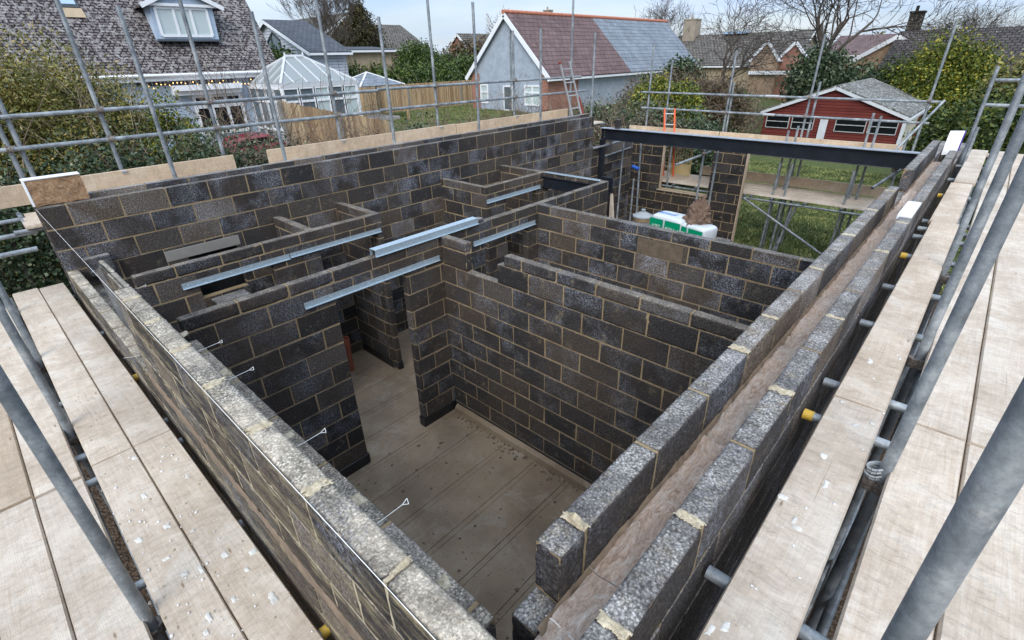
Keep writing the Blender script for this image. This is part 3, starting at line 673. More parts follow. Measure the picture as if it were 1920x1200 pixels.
# front wall (outer leaf tall, inner ledge one course lower, low section at the far left)
t = thing('front_wall', 'front wall running to the lower left, dusty pale block top with yellow mortar-streaked outer face', 'wall', (3.3, -.15, -3.1))
mb = blockwork('x', 3.03, 7.1, -.228, -.128, [(0, -.225, 0)], .107, near=(2, 8, -.9))
mb = blockwork('x', 3.03, 7.1, -.228, -.128, rows(-.225, -.905, par=1), .107, near=(2, 8, -.8), mb=mb)
mb.build('outer_leaf', ['dusty_block', 'mortar_yellow'], t)
mb = blockwork('x', -.105, 3.03, -.228, -.128, [(-.675, -.9, 0)], .12, near=(-1, 4, -1))
mb = blockwork('x', -.105, 7.1, -.228, -.128, rows(-.9, -3.1, par=1), .12, mb=mb); mb.build('lower_outer_leaf', ['dusty_block', 'mortar'], t)
mb = MB(); mb.rough(2.28, -.168, -.225, 2.64, -.128, -.002, 0, seed=7); mb.rough(2.645, -.185, -.225, 3.025, -.128, -.001, 0, seed=17)
mb.build('closing_blocks', 'dusty_block', t)
mb = blockwork('x', 3.62, 6.15, -.1, -.001, [(-.225, -.45, 1)], .0, near=(2, 7, -.5))
mb = blockwork('x', 3.0, 6.15, -.1, -.001, rows(-.45, -.91, par=0), .0, mb=mb)
mb = blockwork('x', 0, 6.15, -.1, -.001, rows(-.9, -3.1, par=0), .0, mb=mb); mb.build('inner_leaf', PLAIN('ledge_block'), t)
mb = MB(); mb.box(3.0, -.127, -3.1, 6.15, -.101, -.235, 0); mb.build('cavity_fill', 'mortar', t)
mb = MB(); rs = random.Random(5)
for i, x in enumerate(np.arange(3.257, 6.9, .45)):
    patch(mb, x, -.178, 0, rs.uniform(.012, .032), .05, .007, i*5.1)
for x in (3.5, 4.15, 4.9, 5.45, 5.95, 6.3): patch(mb, x, -.05, -.225, rs.uniform(.02, .05), .045, .006, x*9)
mb.build('mortar_dabs', 'mortar_yellow', t)
mb = MB(); mb.rough(3.0, -.233, -.705, 7.1, -.224, -.60, 0, seg=.025, amp=.010, rnd=.004, seed=8); mb.build('mortar_smears', 'face_mortar', t)
mb = MB()
for x in (5.62, 5.01, 4.25, 3.83): pass
for x in (5.60, 5.00, 4.24, 3.80): wall_tie((x, -.12, -.222), (.06, 1, 0), .205, t)
wall_tie((2.45, -.13, -.222), (.2, 1, 0), .16, t); wall_tie((2.62, -.20, -.66), (-.12, -1, 0), .09, t)
# tray folded over the back of the low section
mb = MB(); n = 26; vs = []
for i in range(n+1):
    for j in range(13):
        v = j/12; x = (2.08-.38*v)+(3.03-2.08+.38*v)*i/n
        zt_ = .006-.15*max(0, (2.4-x)/.32 if v < .2 else 0)*(1-v*5 if v < .2 else 0)
        y = -.172+.044*math.sin(min(1, v*1.5)*math.pi/2)+.006*noise.noise(Vector((x*3, v*2, 0)))-(.05*math.exp(-(i/2.5)**2)*(1-v)); z = zt_-.672*v
        vs.append((x, y, z))
mb.add(vs, [(i*13+j, (i+1)*13+j, (i+1)*13+j+1, i*13+j+1) for i in range(n) for j in range(12)], 0, True)
mb.add([(x, y+.005, z) for x, y, z in vs], [(i*13+j, i*13+j+1, (i+1)*13+j+1, (i+1)*13+j) for i in range(n) for j in range(12)], 0, True)
tag(mb.build('cavity_tray', 'tray'), 'curved dark grey plastic sheet folded down behind the low end of the front wall', 'plastic sheet')
mb = MB(); mb.tube((-.004, -.236, .002), (7.1, -.2305, .003), .0012, 6, 0, hollow=False)
tag(mb.build('builders_line', 'string_white'), 'taut white builder string running along the outer edge of the front wall', 'string')
mb = MB(); mb.rough(.004, -.06, -.775, .10, .17, -.56, 0, seed=4)
tag(mb.build('loose_block', 'coarse_block'), 'grey block standing out of the corner where the front wall meets the long back wall', 'block')

# wool slab stood on the corner of the back wall
t = thing('insulation_slab', 'brown wool slab with white facing, propped on the left end of the long back wall', 'insulation', (-.16, 0, .004))
mb = MB(); ny_, nz2_ = 22, 14
def wl(i, j, x): 
    y = -.235+.46*i/ny_; z = .006+(.255)*(j/nz2_); return (x+.012*noise.noise(Vector((y*12, z*14, x*5))), y+.05*(j/nz2_)*0+.006*noise.noise(Vector((z*20, x, 3))), z+.01*noise.noise(Vector((y*12, x*9, 7))))
for x, fl in ((-.10, 0), (-.21, 1)):
    mb.add([wl(i, j, x) for i in range(ny_+1) for j in range(nz2_+1)], [((i*(nz2_+1)+j), (i+1)*(nz2_+1)+j, (i+1)*(nz2_+1)+j+1, i*(nz2_+1)+j+1)[::-1 if fl else 1] for i in range(ny_) for j in range(nz2_)], 0, True)
for i in (0, ny_): mb.add([wl(i, j, x) for x in (-.10, -.21) for j in range(nz2_+1)], [(j, j+1, nz2_+2+j, nz2_+1+j) for j in range(nz2_)], 0)
mb.build('wool', 'batt_wool', t)
mb = MB(); mb.box(-.215, -.24, .255, -.092, .225, .272, 0, .003, .004); mb.box(-.102, -.243, .01, -.094, -.222, .262, 0, .002, .002); mb.build('facing', 'white_board', t)
# white boards tucked in the right cavity
mb = MB(); mb.box(6.395, 4.80, -.10, 6.50, 5.38, -.055, 0, .003)
tag(mb.build('cavity_board', 'white_board'), 'small white board lying on the right wall cavity, the nearer one', 'board', 'white boards on the right-hand wall')
t = thing('cavity_board', 'white curved board with a purple back, upright at the far end of the right wall', 'board', (6.4, 9.3, -.25), 'white boards on the right-hand wall')
for nm, ma, d in (('sheet', 'white_board', 0), ('backing', 'purple', .012)):
    mb = MB(); vs = []
    for i in range(13):
        v = i/12; vs += [(6.33+d, 9.1+d+.35*(1-math.cos(v*1.3))*.8, -.16+.31*math.sin(v*1.45)), (6.49+d*1.3, 9.1+d+.35*(1-math.cos(v*1.3))*.8, -.14+.30*math.sin(v*1.45))]
    mb.add(vs, [(2*i, 2*i+1, 2*i+3, 2*i+2) for i in range(12)], 0, True)
    mb.add([(a, b+.008, c) for a, b, c in vs], [(2*i, 2*i+2, 2*i+3, 2*i+1) for i in range(12)], 0, True); mb.build(nm, ma, t)

# loose lintel lying on partition A
t = thing('box_lintel', 'galvanised box lintel lying loose along the top of the middle partition', 'lintel', (2.36, 2.75, CUT))
mb = MB(); x0, x1, z0, z1 = 2.305, 2.405, CUT+.002, CUT+.075; y0, y1 = 2.02, 3.52
for a in ((x0, y0, z1-.003, x1, y1, z1), (x0, y0, z0, x0+.003, y1, z1-.003), (x1-.003, y0, z0, x1, y1, z1-.003), (x0-.012, y0, z0, x0, y1, z0+.003), (x1, y0, z0, x1+.022, y1, z0+.003)): mb.box(*a)
for i in range(13):
    mb.tube((x1, y0+.08+i*.112, z0+.04), (x1+.004, y0+.08+i*.112, z0+.04), .008, 8, 0, hollow=False, r2=.004)
mb.build('channel', 'zinc_lintel', t)
mb = MB(); mb.box(x0+.004, y0+.03, z0, x1-.004, y0+.04, z1-.004); mb.build('end_plate', 'dark_steel', t)
mb = MB(); mb.rough(2.302, 3.30, CUT+.0015, 2.398, 3.62, CUT+.055, 0, seed=3); 
tag(mb.build('packing_block', 'coarse_block'), 'thin brownish block slip beside the end of the loose galvanised lintel', 'block')

# steel beam
t = thing('steel_beam', 'long black steel beam spanning the opening at the back of the shell', 'steel beam', (3.1, 9.85, -.53))
mb = MB(); X0, X1, Y, Z1, Z0 = .02, 6.15, 9.86, -.262, -.515
mb.box(X0, Y-.006, Z0+.012, X1, Y+.006, Z1-.012, 0)
mb.box(X0, Y-.085, Z0, X1, Y+.085, Z0+.012, 0); mb.build('web', 'dark_steel', t)
mb = MB(); mb.box(X0, Y-.085, Z1-.012, X1, Y+.085, Z1, 0); mb.build('top_flange', 'steel_flange_pale', t)
mb = MB()
for q in range(4): mb.tube((X0+.09, Y-.006, -.30-.055*q), (X0+.09, Y-.022, -.30-.055*q), .011, 6, 0, hollow=False)
mb.build('bolts', 'coupler_steel', t)
mb = MB(); mb.box(.40, 9.80, Z1+.001, .50, 9.90, Z1+.20, 0, .004, .002)
tag(mb.build('packing_block', 'dense_block'), 'dark block standing upright on the left end of the black steel beam', 'block')
t = thing('steel_post', 'black steel column under the left end of the long beam', 'post', (.06, 9.86, -3.1))
mb = MB(); mb.box(.02, 9.80, -3.1, .11, 9.92, -.53, 0); mb.build('column', 'dark_steel', t)
t = thing('steel_post', 'black steel column under the right end of the long beam', 'post', (6.08, 9.86, -3.1))
mb = MB(); mb.box(6.05, 9.80, -3.1, 6.14, 9.92, -.53, 0); mb.build('column', 'dark_steel', t)
t = thing('steel_post', 'dark post with a square bolted head plate and timber prop, ending the middle partition', 'post', (1.97, 7.2, -3.1))
mb = MB(); mb.box(1.925, 7.16, -3.1, 1.995, 7.24, -.93, 0, .003); mb.build('column', 'dark_steel', t)
mb = MB(); mb.box(1.85, 7.15, -.95, 2.07, 7.165, -.70, 0, .002); [mb.tube((1.88+.16*a, 7.15, -.91+.17*b), (1.88+.16*a, 7.14, -.91+.17*b), .01, 6, 0, hollow=False) for a in (0, 1) for b in (0, 1)]; mb.build('head_plate', 'dark_steel', t)
mb = MB(); mb.add([(2.01, 7.2, -1.0), (2.03, 7.2, -1.0), (2.03, 7.2, -3.1), (2.32, 7.2, -3.1), (2.01, 7.26, -1.0), (2.03, 7.26, -1.0), (2.03, 7.26, -3.1), (2.32, 7.26, -3.1)], [(0, 2, 3, 1), (4, 5, 7, 6), (1, 3, 7, 5), (0, 4, 6, 2)]); mb.build('timber_prop', 'scaffold_plank', t)
# ------------------------------------------------------------ scaffolding
random.seed(21)
RT = .02415
def coupler_mesh():
    m = MB(); m.tube((0, 0, -.028), (0, 0, .028), .034, 12, 0, hollow=False); m.tube((-.03, -.05, 0), (.03, -.05, 0), .034, 12, 0, hollow=False)
    m.box(-.022, -.06, -.03, .022, .0, .03, 0, .004); m.tube((.03, -.02, .02), (.062, -.02, .02), .008, 6, 0, hollow=False); m.box(.05, -.034, .006, .06, -.006, .034, 0); m.tube((-.02, -.075, .028), (-.02, -.075, .06), .008, 6, 0, hollow=False)
    me = bpy.data.meshes.new('coupler'); me.from_pydata(m.v, [], m.f); me.materials.append(MATS['coupler_steel']); return me
CPL = coupler_mesh()
def coupler(p, parent, rot=0):
    o = bpy.data.objects.new('coupler', CPL); COL.objects.link(o); o.parent = parent
    o.location = Vector(p)-Vector(OFF[parent.name]); o.rotation_euler = (0, 0, rot); return o
def tube(name, p, q, parent, r=RT, n=16, mat='galvanised', capm=None):
    m = MB(); m.tube(p, q, r, n, 0); o = m.build(name, [mat], parent); return o
def tcap(p, q, parent):
    m = MB(); p, q = Vector(p), Vector(q); m.tube(p, p+(q-p).normalized()*.045, RT+.003, 16, 0); return m.build('end_cap', 'yellow_cap', parent)
def plank(name, x0, y0, x1, y1, ztop, label, group, mat='scaffold_plank', h=.038, parent=None, seed=0, slot=None, upright=False):
    """a board lying between (x0,y0) and (x1,y1); the longer side is its length"""
    alongx = abs(x1-x0) > abs(y1-y0); Ln = abs(x1-x0) if alongx else abs(y1-y0); Wd = abs(y1-y0) if alongx else abs(x1-x0)
    n = max(4, int(Ln/.25)); vs = []; rs = random.Random(seed*13+5)
    prof = [(-.5, .12), (-.47, 1), (.47, 1), (.5, .12), (.5, -.8), (.47, -1), (-.47, -1), (-.5, -.8)]
    bow = rs.uniform(-.004, .004)
    for i in range(n+1):
        u = i/n; X = -Ln/2+Ln*u
        for (a, b) in prof:
            vs.append((X, a*Wd+.0015*noise.noise(Vector((X*2.5, a*3, seed))), b*h/2-h/2+bow*math.sin(u*math.pi)+.0016*noise.noise(Vector((X*1.7, a, seed+9)))))
    k_ = len(prof); F = [(i*k_+j, i*k_+(j+1) % k_, (i+1)*k_+(j+1) % k_, (i+1)*k_+j) for i in range(n) for j in range(k_)]
    F += [tuple(range(k_))[::-1], tuple(range(n*k_, (n+1)*k_))]
    me = bpy.data.meshes.new(name); me.from_pydata(vs, [], F); me.materials.append(MATS[mat])
    o = bpy.data.objects.new(name, me); COL.objects.link(o); c = Vector(((x0+x1)/2, (y0+y1)/2, ztop))
    if parent: c -= Vector(OFF[parent.name]); o.parent = parent
    o.location = c
    o.rotation_euler = (0, 0, (0 if alongx else math.pi/2)+(math.pi if rs.random() < .5 else 0))
    if label: tag(o, label, 'plank', group)
    return o
def toe(x0, y0, x1, y1, z0, parent, h=.225, seed=0):
    """upright toe board; wide face vertical"""
    alongx = abs(x1-x0) > abs(y1-y0); Ln = abs(x1-x0) if alongx else abs(y1-y0); n = max(3, int(Ln/.3)); vs = []
    prof = [(-1, -.5), (1, -.5), (1, .48), (.8, .5), (-.8, .5), (-1, .48)]; t_ = .019
    for i in range(n+1):
        X = -Ln/2+Ln*i/n
        for a, b in prof: vs.append((X, a*t_+.003*noise.noise(Vector((X, b, seed))), b*h+h/2+.003*noise.noise(Vector((X*1.3, 4, seed)))))
    k_ = 6; F = [(i*k_+j, i*k_+(j+1) % k_, (i+1)*k_+(j+1) % k_, (i+1)*k_+j) for i in range(n) for j in range(k_)]+[tuple(range(k_))[::-1], tuple(range(n*k_, (n+1)*k_))]
    me = bpy.data.meshes.new('toe_board'); me.from_pydata(vs, [], F); me.materials.append(MATS['toe_plank'])
    o = bpy.data.objects.new('toe_board', me); COL.objects.link(o); o.parent = parent
    o.location = Vector(((x0+x1)/2, (y0+y1)/2, z0))-Vector(OFF[parent.name]); o.rotation_euler = (0, 0, 0 if alongx else math.pi/2); return o

# -- scaffold along the outside of the long back wall
sb = thing('scaffold', 'grey tube scaffold with two long guard rails, outside the long back wall', 'scaffold', (-.8, 5, -3.1))
XO, XI = -1.10, -.42
for y, zt in ((-.16, 1.5), (.76, 3.4), (1.975, 3.3), (3.80, 3.3), (5.885, 3.6), (8.055, 1.71), (10.1, 3.4)):
    tube('standard', (XO, y, -3.1), (XO+.01, y, zt), sb)
tube('standard', (XO+.02, -.09, -3.1), (XO+.0, -.06, 1.2), sb)
for y, zt in ((1.13, 1.80), (2.51, 1.80), (4.35, 1.80), (6.275, 2.07), (8.088, 1.72), (9.98, 1.67)):
    tube('standard', (-.375, y, -3.1), (-.375, y, zt), sb)
for z in (.795, .47):
    for (a, b) in ((-1.6, 4.6), (4.6, 10.45 if z > .6 else 10.7)): tube('guard_rail', (XO+.05, a, z+.002*a), (XO+.05, b, z-.002*b), sb)
    for y in (-.16, .76, 1.975, 3.80, 5.885, 8.055): coupler((XO+.012, y, z), sb, math.pi/2)
tube('ledger', (XO+.05, -1.6, -.27), (XO+.05, 10.6, -.27), sb); tube('ledger', (-.40, -.46, -.27), (-.40, 10.6, -.27), sb)
tube('ledger', (.05, -2.4, -.36), (.05, -.36, -.36), sb)
tube('ledger', (-.42, -2.6, -.295), (-.42, -.28, -.295), sb)
for y in (-.33, .9, 2.2, 3.6, 5.6, 7.8, 9.8): tube('transom', (-1.25, y, -.245), (-.36, y, -.245), sb)
toe(-1.03, -2.3, -1.03, 2.07, -.12, sb, seed=1); toe(-1.03, 2.55, -1.03, 6.26, -.12, sb, seed=2); toe(-1.03, 6.28, -1.03, 9.9, -.13, sb, seed=3)
for y in (.76, 3.80, 5.885, 8.055): m = MB(); m.box(-1.06, y-.03, .085, -.98, y+.03, .10, 0, .003); m.box(-1.005, y-.02, .06, -.998, y+.02, .086, 0); m.build('board_clip', 'alloy', sb)
GB = 'planks of the platform behind the long back wall'
for i, (xa, la) in enumerate(((-.98, 'outermost plank'), (-.75, 'second plank from outside'), (-.52, 'plank nearest the wall'))):
    plank('plank', xa, -.30-.03*i, xa+.225, 3.6, -.2, f'{la} of the back platform, its sawn end showing at the left edge', GB, seed=i)
    plank('plank', xa, 3.61, xa+.225, 7.5, -.2, f'{la} of the back platform, middle length behind the long wall', GB, seed=i+10)
    plank('plank', xa, 7.51, xa+.225, 10.4, -.2, f'{la} of the back platform, far length below the white ladder', GB, seed=i+20)

# -- scaffold in front (lower left of the view)
sf = thing('scaffold', 'grey tube scaffold carrying the low platform at the lower left, three standards rising through it', 'scaffold', (2.5, -1, -3.1))
ZF = -.95
def vt(base, top): return base, top
tube('standard', (4.633, -.748, -3.1), (4.655, -.765, 1.35), sf, n=32)
tube('standard', (2.70, -.738, -3.1), (2.70, -.745, 1.5), sf, n=24)
tube('standard', (1.33, -.748, -3.1), (1.33, -.715, 1.5), sf, n=20)
tube('standard', (0.0, -.75, -3.1), (0.0, -.74, -.80), sf)
ztr = ZF-.038-RT
for x, ye in ((-.2, -.25), (1.10, -.235), (2.22, -.215), (3.05, -.24), (3.37, -.24), (4.38, -.245), (5.27, -.21), (6.2, -.22)):
    tube('transom', (x, -2.1, ztr), (x+.004, ye, ztr), sf, n=20)
for x in (2.22, 5.27): tcap((x+.004, -.212, ztr), (x, -1, ztr), sf)
tube('ledger', (-.9, -.79, ztr-.05), (7.6, -.79, ztr-.05), sf); tube('ledger', (-.9, -.80, ZF-1.9), (7.6, -.80, ZF-1.9), sf); tube('ledger', (-.9, -1.95, ztr-.05), (7.6, -1.95, ztr-.05), sf)
for x in (1.33, 2.70, 4.63): coupler((x, -.742, ztr-.05), sf, 0)
GF = 'planks of the low platform at the lower left'
for i, (ya, yb, segs, nm) in enumerate((
    (-.265, -.487, ((-.60, 3.283), (3.292, 7.15)), 'inner row beside the front wall'),
    (-.491, -.713, ((-.645, 3.287), (3.297, 7.2)), 'second row from the front wall'),
    (-.768, -.993, ((-.2, 3.345), (3.375, 7.2)), 'third row, outside the standards'),
    (-.997, -1.22, ((-.3, 3.32), (3.35, 7.2)), 'fourth row, brown at its far end'),
    (-1.225, -1.45, ((.2, 3.8), (3.81, 7.2)), 'outermost row at the left edge'))):
    for j, (a, b) in enumerate(segs):
        o = plank('plank', a, ya, b, yb, ZF, f'plank of the low front platform, {nm}, {"farther" if j == 0 else "nearer"} length', GF, seed=i*3+j, mat='timber' if (i == 3 and j == 0) else 'scaffold_plank')

# -- scaffold on the right
sr = thing('scaffold', 'grey tube scaffold under the long right-hand platform, standards rising between its planks', 'scaffold', (7, 4, -3.1))
ZR = -.32
tube('standard', (6.86, 1.58, -3.1), (6.863+.057, 1.58, 1.5), sr, n=32)
tube('standard', (6.853, 2.83, -3.1), (6.90, 2.83, 1.6), sr, n=24)
tube('standard', (6.84, 4.435, -3.1), (6.848, 4.435, 1.7), sr, n=20)
tube('standard', (6.552, 9.9, -3.1), (6.56, 9.9, .965), sr); tube('standard', (6.60, 9.75, -3.1), (6.60, 9.75, .17), sr)
tube('standard', (6.86, 6.6, -3.1), (6.86, 6.6, -.4), sr)
tube('guard_rail', (6.54, 9.95, .785), (8.2, 9.95, .785), sr); tube('guard_rail', (6.54, 9.95, .455), (8.2, 9.95, .455), sr)
# the nearest standard, close to the lens
tube('standard', (6.985, .255, -3.1), (6.937, .185, 1.6), sr, n=48)
ztr = ZR-.038-RT
TR = ((.677, 0), (1.834, 1), (2.203, 0), (3.103, 0), (3.871, 0), (4.73, 1), (5.40, 0), (5.72, 0), (6.04, 0), (7.4, 1), (8.5, 0), (9.65, 0))
for y, c in TR:
    tube('transom', (6.525, y, ztr), (8.3, y-.02, ztr), sr, n=20)
    if c: tcap((6.522, y, ztr), (8, y-.02, ztr), sr)
for x in (6.80, 8.1): tube('ledger', (x, -1.9, ztr-.05), (x, 11.2, ztr-.05), sr)
tube('ledger', (6.9, -1.9, -2.2), (6.9, 11.2, -2.2), sr)
tube('brace', (6.92, -.2, -2.2), (6.92, 2.9, -.45), sr); tube('brace', (6.95, .3, -3.1), (7.6, 1.9, -1.2), sr)
for y in (1.58, 2.83, 4.435): coupler((6.862, y, ZR-.10), sr, math.pi/2)
m = MB()
for q in range(4):
    a0 = q*.5
    for i in range(10): 
        t0, t1 = i/10*6.28, (i+1)/10*6.28; R_ = .032+.004*math.sin(q*2)
        f = lambda t_: (6.863+R_*math.cos(t_), 1.58+R_*math.sin(t_), ZR-.05+.012*q+.012*math.sin(t_+a0))
        m.tube(f(t0), f(t1), .006, 6, 0, hollow=False, cap=False)
m.build('rope_lashing', 'grey_plastic', sr)
GR = 'planks of the long right-hand platform'
for i, (xa, xb, segs, nm) in enumerate((
    (6.603, 6.826, ((-1.9, 1.995), (2.003, 5.85), (5.86, 8.0), (8.07, 11.1)), 'row nearest the wall'),
    (6.908, 7.130, ((-1.9, 1.995), (2.008, 5.95), (5.96, 8.1), (8.12, 11.1)), 'second row, right of the standards'),
    (7.135, 7.358, ((-1.9, 1.99), (2.006, 5.9), (5.91, 11.0)), 'third row'),
    (7.363, 7.586, ((-1.9, 1.99), (2.01, 5.9), (5.91, 11.0)), 'fourth row'),
    (7.592, 7.815, ((-1.9, 3.0), (3.01, 6.9), (6.91, 11.0)), 'fifth row at the right edge'))):
    for j, (a, b) in enumerate(segs):
        plank('plank', xa-(.02 if j == 2 and i == 0 else 0), a, xb-(.02 if j == 2 and i == 0 else 0), b, ZR-(.0 if j % 2 else .003), f'pale right-hand platform plank, {nm}, {["nearest", "second", "third", "farthest"][j]} length', GR, seed=40+i*5+j)
m = MB(); m.box(6.47, 10.0, ZR-.02, 6.60, 10.04, ZR+.0); 
plank('plank', 6.36, 10.9, 7.4, 11.12, ZR-.045, 'short plank end crossing under the far end of the right-hand platform', GR, seed=77)
# mortar crumbs lying on the planks
rs = random.Random(3)
def crumbs(name, label, xr, yr, z, n, s):
    m = MB()
    for i in range(n):
        x, y = rs.uniform(*xr), rs.uniform(*yr); w = s*rs.choice((.3, .4, .5, .8, 1.2)); lump(m, (x, y, z+.001), (w, w*rs.uniform(.5, 1.2), w*.35), rs.random()*60, 5, amp=.6)
    return tag(m.build(name, 'white_board' if 'white' in label else 'mortar_yellow'), label, 'mortar', kind='stuff')
crumbs('mortar_crumbs', 'white mortar flakes scattered over the right-hand planks', (6.61, 6.82), (.2, 4), ZR, 70, .005)
crumbs('mortar_crumbs', 'white mortar flakes scattered over the low front planks', (3.3, 5.8), (-.72, -.27), ZF, 150, .007)
crumbs('mortar_crumbs', 'sandy mortar crumbs scattered over the low front planks', (2.0, 5.8), (-.72, -.27), ZF, 160, .006)

# -- scaffold beyond the rear room
sg = thing('scaffold', 'grey tube scaffold with guard rails beyond the rear wall, in front of the red shed', 'scaffold', (3, 12.3, -3.1))
YO, YI = 12.95, 11.75
for x, zt in ((-.52, 1.45), (1.67, 1.25), (3.50, 1.52), (5.66, 1.67)): tube('standard', (x, YO, -3.2), (x, YO, zt), sg)
for x, zt in ((1.73, .56), (3.62, .60)): tube('standard', (x, YO+.03, -3.2), (x, YO+.03, zt), sg)
tube('standard', (.03, YO+.05, -3.2), (.03, YO+.05, 1.04), sg)
for x, zt in ((4.86, .05), (5.0, .0), (3.33, -.39), (3.51, -.28), (5.54, -.25), (.9, -.6), (2.6, -.62)): tube('standard', (x, 12.5 if x > 3 else YI, -3.2), (x, 12.5 if x > 3 else YI, zt), sg)
tube('guard_rail', (-.74, YO-.05, .295), (5.86, YO-.05, .262), sg); tube('guard_rail', (-.68, YO-.05, -.10), (5.78, YO-.05, -.135), sg)
for x in (1.67, 3.50, 5.66):
    for z in (.28, -.12): coupler((x, YO-.01, z), sg, 0)
m = MB(); m.tube((2.55, YO-.05, .283), (2.85, YO-.05, .281), .029, 12, 0, hollow=False); m.tube((2.58, YO-.05, -.118), (2.84, YO-.05, -.119), .029, 12, 0, hollow=False); m.build('sleeve', 'alloy', sg)
tube('brace', (5.9, YO-.1, .30), (5.35, 12.2, -.78), sg)
toe(-1.0, YO-.06, 1.6, YO-.06, -.80, sg, seed=5); toe(1.62, YO-.06, 5.5, YO-.06, -.80, sg, seed=6)
toe(1.25, YO-.06, 2.35, YO-.06, -1.68, sg, seed=7); toe(2.37, YO-.06, 5.5, YO-.06, -1.69, sg, seed=8)
for z in (-.79, -1.79):
    tube('ledger', (-1, YO-.02, z), (6.1, YO-.02, z), sg); tube('ledger', (-1, YI, z-.05), (6.1, YI, z-.05), sg)
    for x in (.2, .5, 1.1, 1.7, 2.3, 2.9, 3.05, 3.5, 4.2, 4.9, 5.5): tube('transom', (x, YI-.12, z+.02), (x, YO+.1, z+.02), sg)
for z, nm in ((-.74, 'upper'), (-1.72, 'lower')):
    for i in range(5): plank('plank', -.9 if z > -1 else .1, YI+.02+.228*i, 5.9, YI+.02+.228*i+.223, z, f'pale plank of the {nm} rear platform behind the far wall, {["nearest", "second", "third", "fourth", "outermost"][i]} row', 'planks of the rear platforms', seed=100+i+int(z*-10))
for (xa, xb) in ((3.47, 3.43), (3.72, 3.66), (4.91, 4.86)): tube('prop', (xa, 11.9, -1.0), (xb, 11.9, -3.12), sg)
tube('prop', (3.95, 11.8, -1.78), (3.80, 11.8, -3.15), sg); tube('prop', (4.05, 11.82, -1.78), (3.72, 11.82, -3.15), sg); tube('prop', (5.3, 12.0, -1.8), (5.05, 11.9, -3.15), sg)
tube('brace', (2.7, 11.72, -1.75), (4.85, 11.72, -2.85), sg)
# tubes standing inside the rear room
si = thing('scaffold', 'thin scaffold tubes propped inside the dark rear room under the steel beam', 'scaffold', (1.3, 10.4, -3.1))
for (xa, xb, zt) in ((.31, .28, -.56), (.67, .66, -1.45), (.77, .86, -.6), (2.31, 2.27, -.6), (2.60, 2.58, -.6)): tube('prop', (xa, 10.4, zt), (xb, 10.4, -3.09), si, r=.022)
for a, b in (((-.0, 9.55, -.70), (.30, 10.35, -.60)), ((2.20, 9.3, -.79), (2.56, 10.1, -.60)), ((5.60, 9.4, -.80), (5.82, 10.1, -.60))): tube('tie_tube', a, b, si)
for p in ((2.50, 9.92, -.60), (5.76, 9.92, -.57), (.24, 9.92, -.58)): coupler(p, si, .4)
tube('ledger', (.05, 10.0, -.93), (.05, 11.2, -.88), si, r=.018)
m = MB(); m.tube((.62, 10.37, -1.16), (.80, 10.37, -1.20), .04, 10, 0, hollow=False); m.build('blue_collar', 'blue_paint', si)

# -- ladders
def ladder(name, label, a, b, wd, mat, matr, n, group=None, dirv=(0, 1, 0)):
    a, b, d = Vector(a), Vector(b), Vector(dirv).normalized(); t = thing(name, label, 'ladder', a, group)
    for k_ in (-.5, .5): m = MB(); m.tube(a+d*wd*k_, b+d*wd*k_, .024, 8, 0, hollow=False); m.build('stile', mat[0] if k_ < 0 else mat[1], t)
    for i in range(n): p = a.lerp(b, (i+.5)/n); m = MB(); m.tube(p-d*wd*.5, p+d*wd*.5, .014, 8, 0, hollow=False); m.build('rung', matr, t)
    return t
t = ladder('ladder', 'worn aluminium ladder with one red-painted stile, leaning at the far end of the back platform', (-.72, 10.0, -.3), (-.85, 9.52, 1.10), .36, ('alloy', 'alloy'), 'alloy', 5)
m = MB(); m.tube((-.79, 10.02, .35), (-.745, 10.16, -.02), .030, 8, 0, hollow=False); m.tube((-.85, 9.34, 1.07), (-.85, 9.33, 1.12), .032, 8, 0, hollow=False); m.build('red_sleeve', 'red_paint', t)
ladder('ladder', 'orange fibreglass ladder standing through the rear scaffold beyond the beam', (.90, 12.1, -3.15), (.30, 12.62, -.06), .26, ('orange_paint', 'orange_paint'), 'alloy', 12, dirv=(1, .3, 0))
t = thing('ladder_gate', 'cream metal safety gate with a mesh top, seen through the window hole', 'gate', (.8, 12.55, -1.70))
m = MB(); m.box(.50, 12.54, -1.70, 1.10, 12.56, -1.40, 0, .01); m.build('kick_plate', 'cream_metal', t)
m = MB()
for i in range(9): m.box(.50+i*.0725, 12.545, -1.40, .512+i*.0725, 12.555, -.95, 0)
for i in range(6): m.box(.50, 12.543, -1.36+i*.08, 1.10, 12.552, -1.35+i*.08, 0)
m.build('mesh', 'cream_metal', t)
m = MB(); m.tube((.48, 12.55, -1.72), (.48, 12.55, -.93), .015, 8, 0); m.tube((1.12, 12.55, -1.72), (1.12, 12.55, -.93), .015, 8, 0); m.tube((.48, 12.55, -.94), (1.12, 12.55, -.94), .015, 8, 0); m.build('gate_frame', 'cream_metal', t)

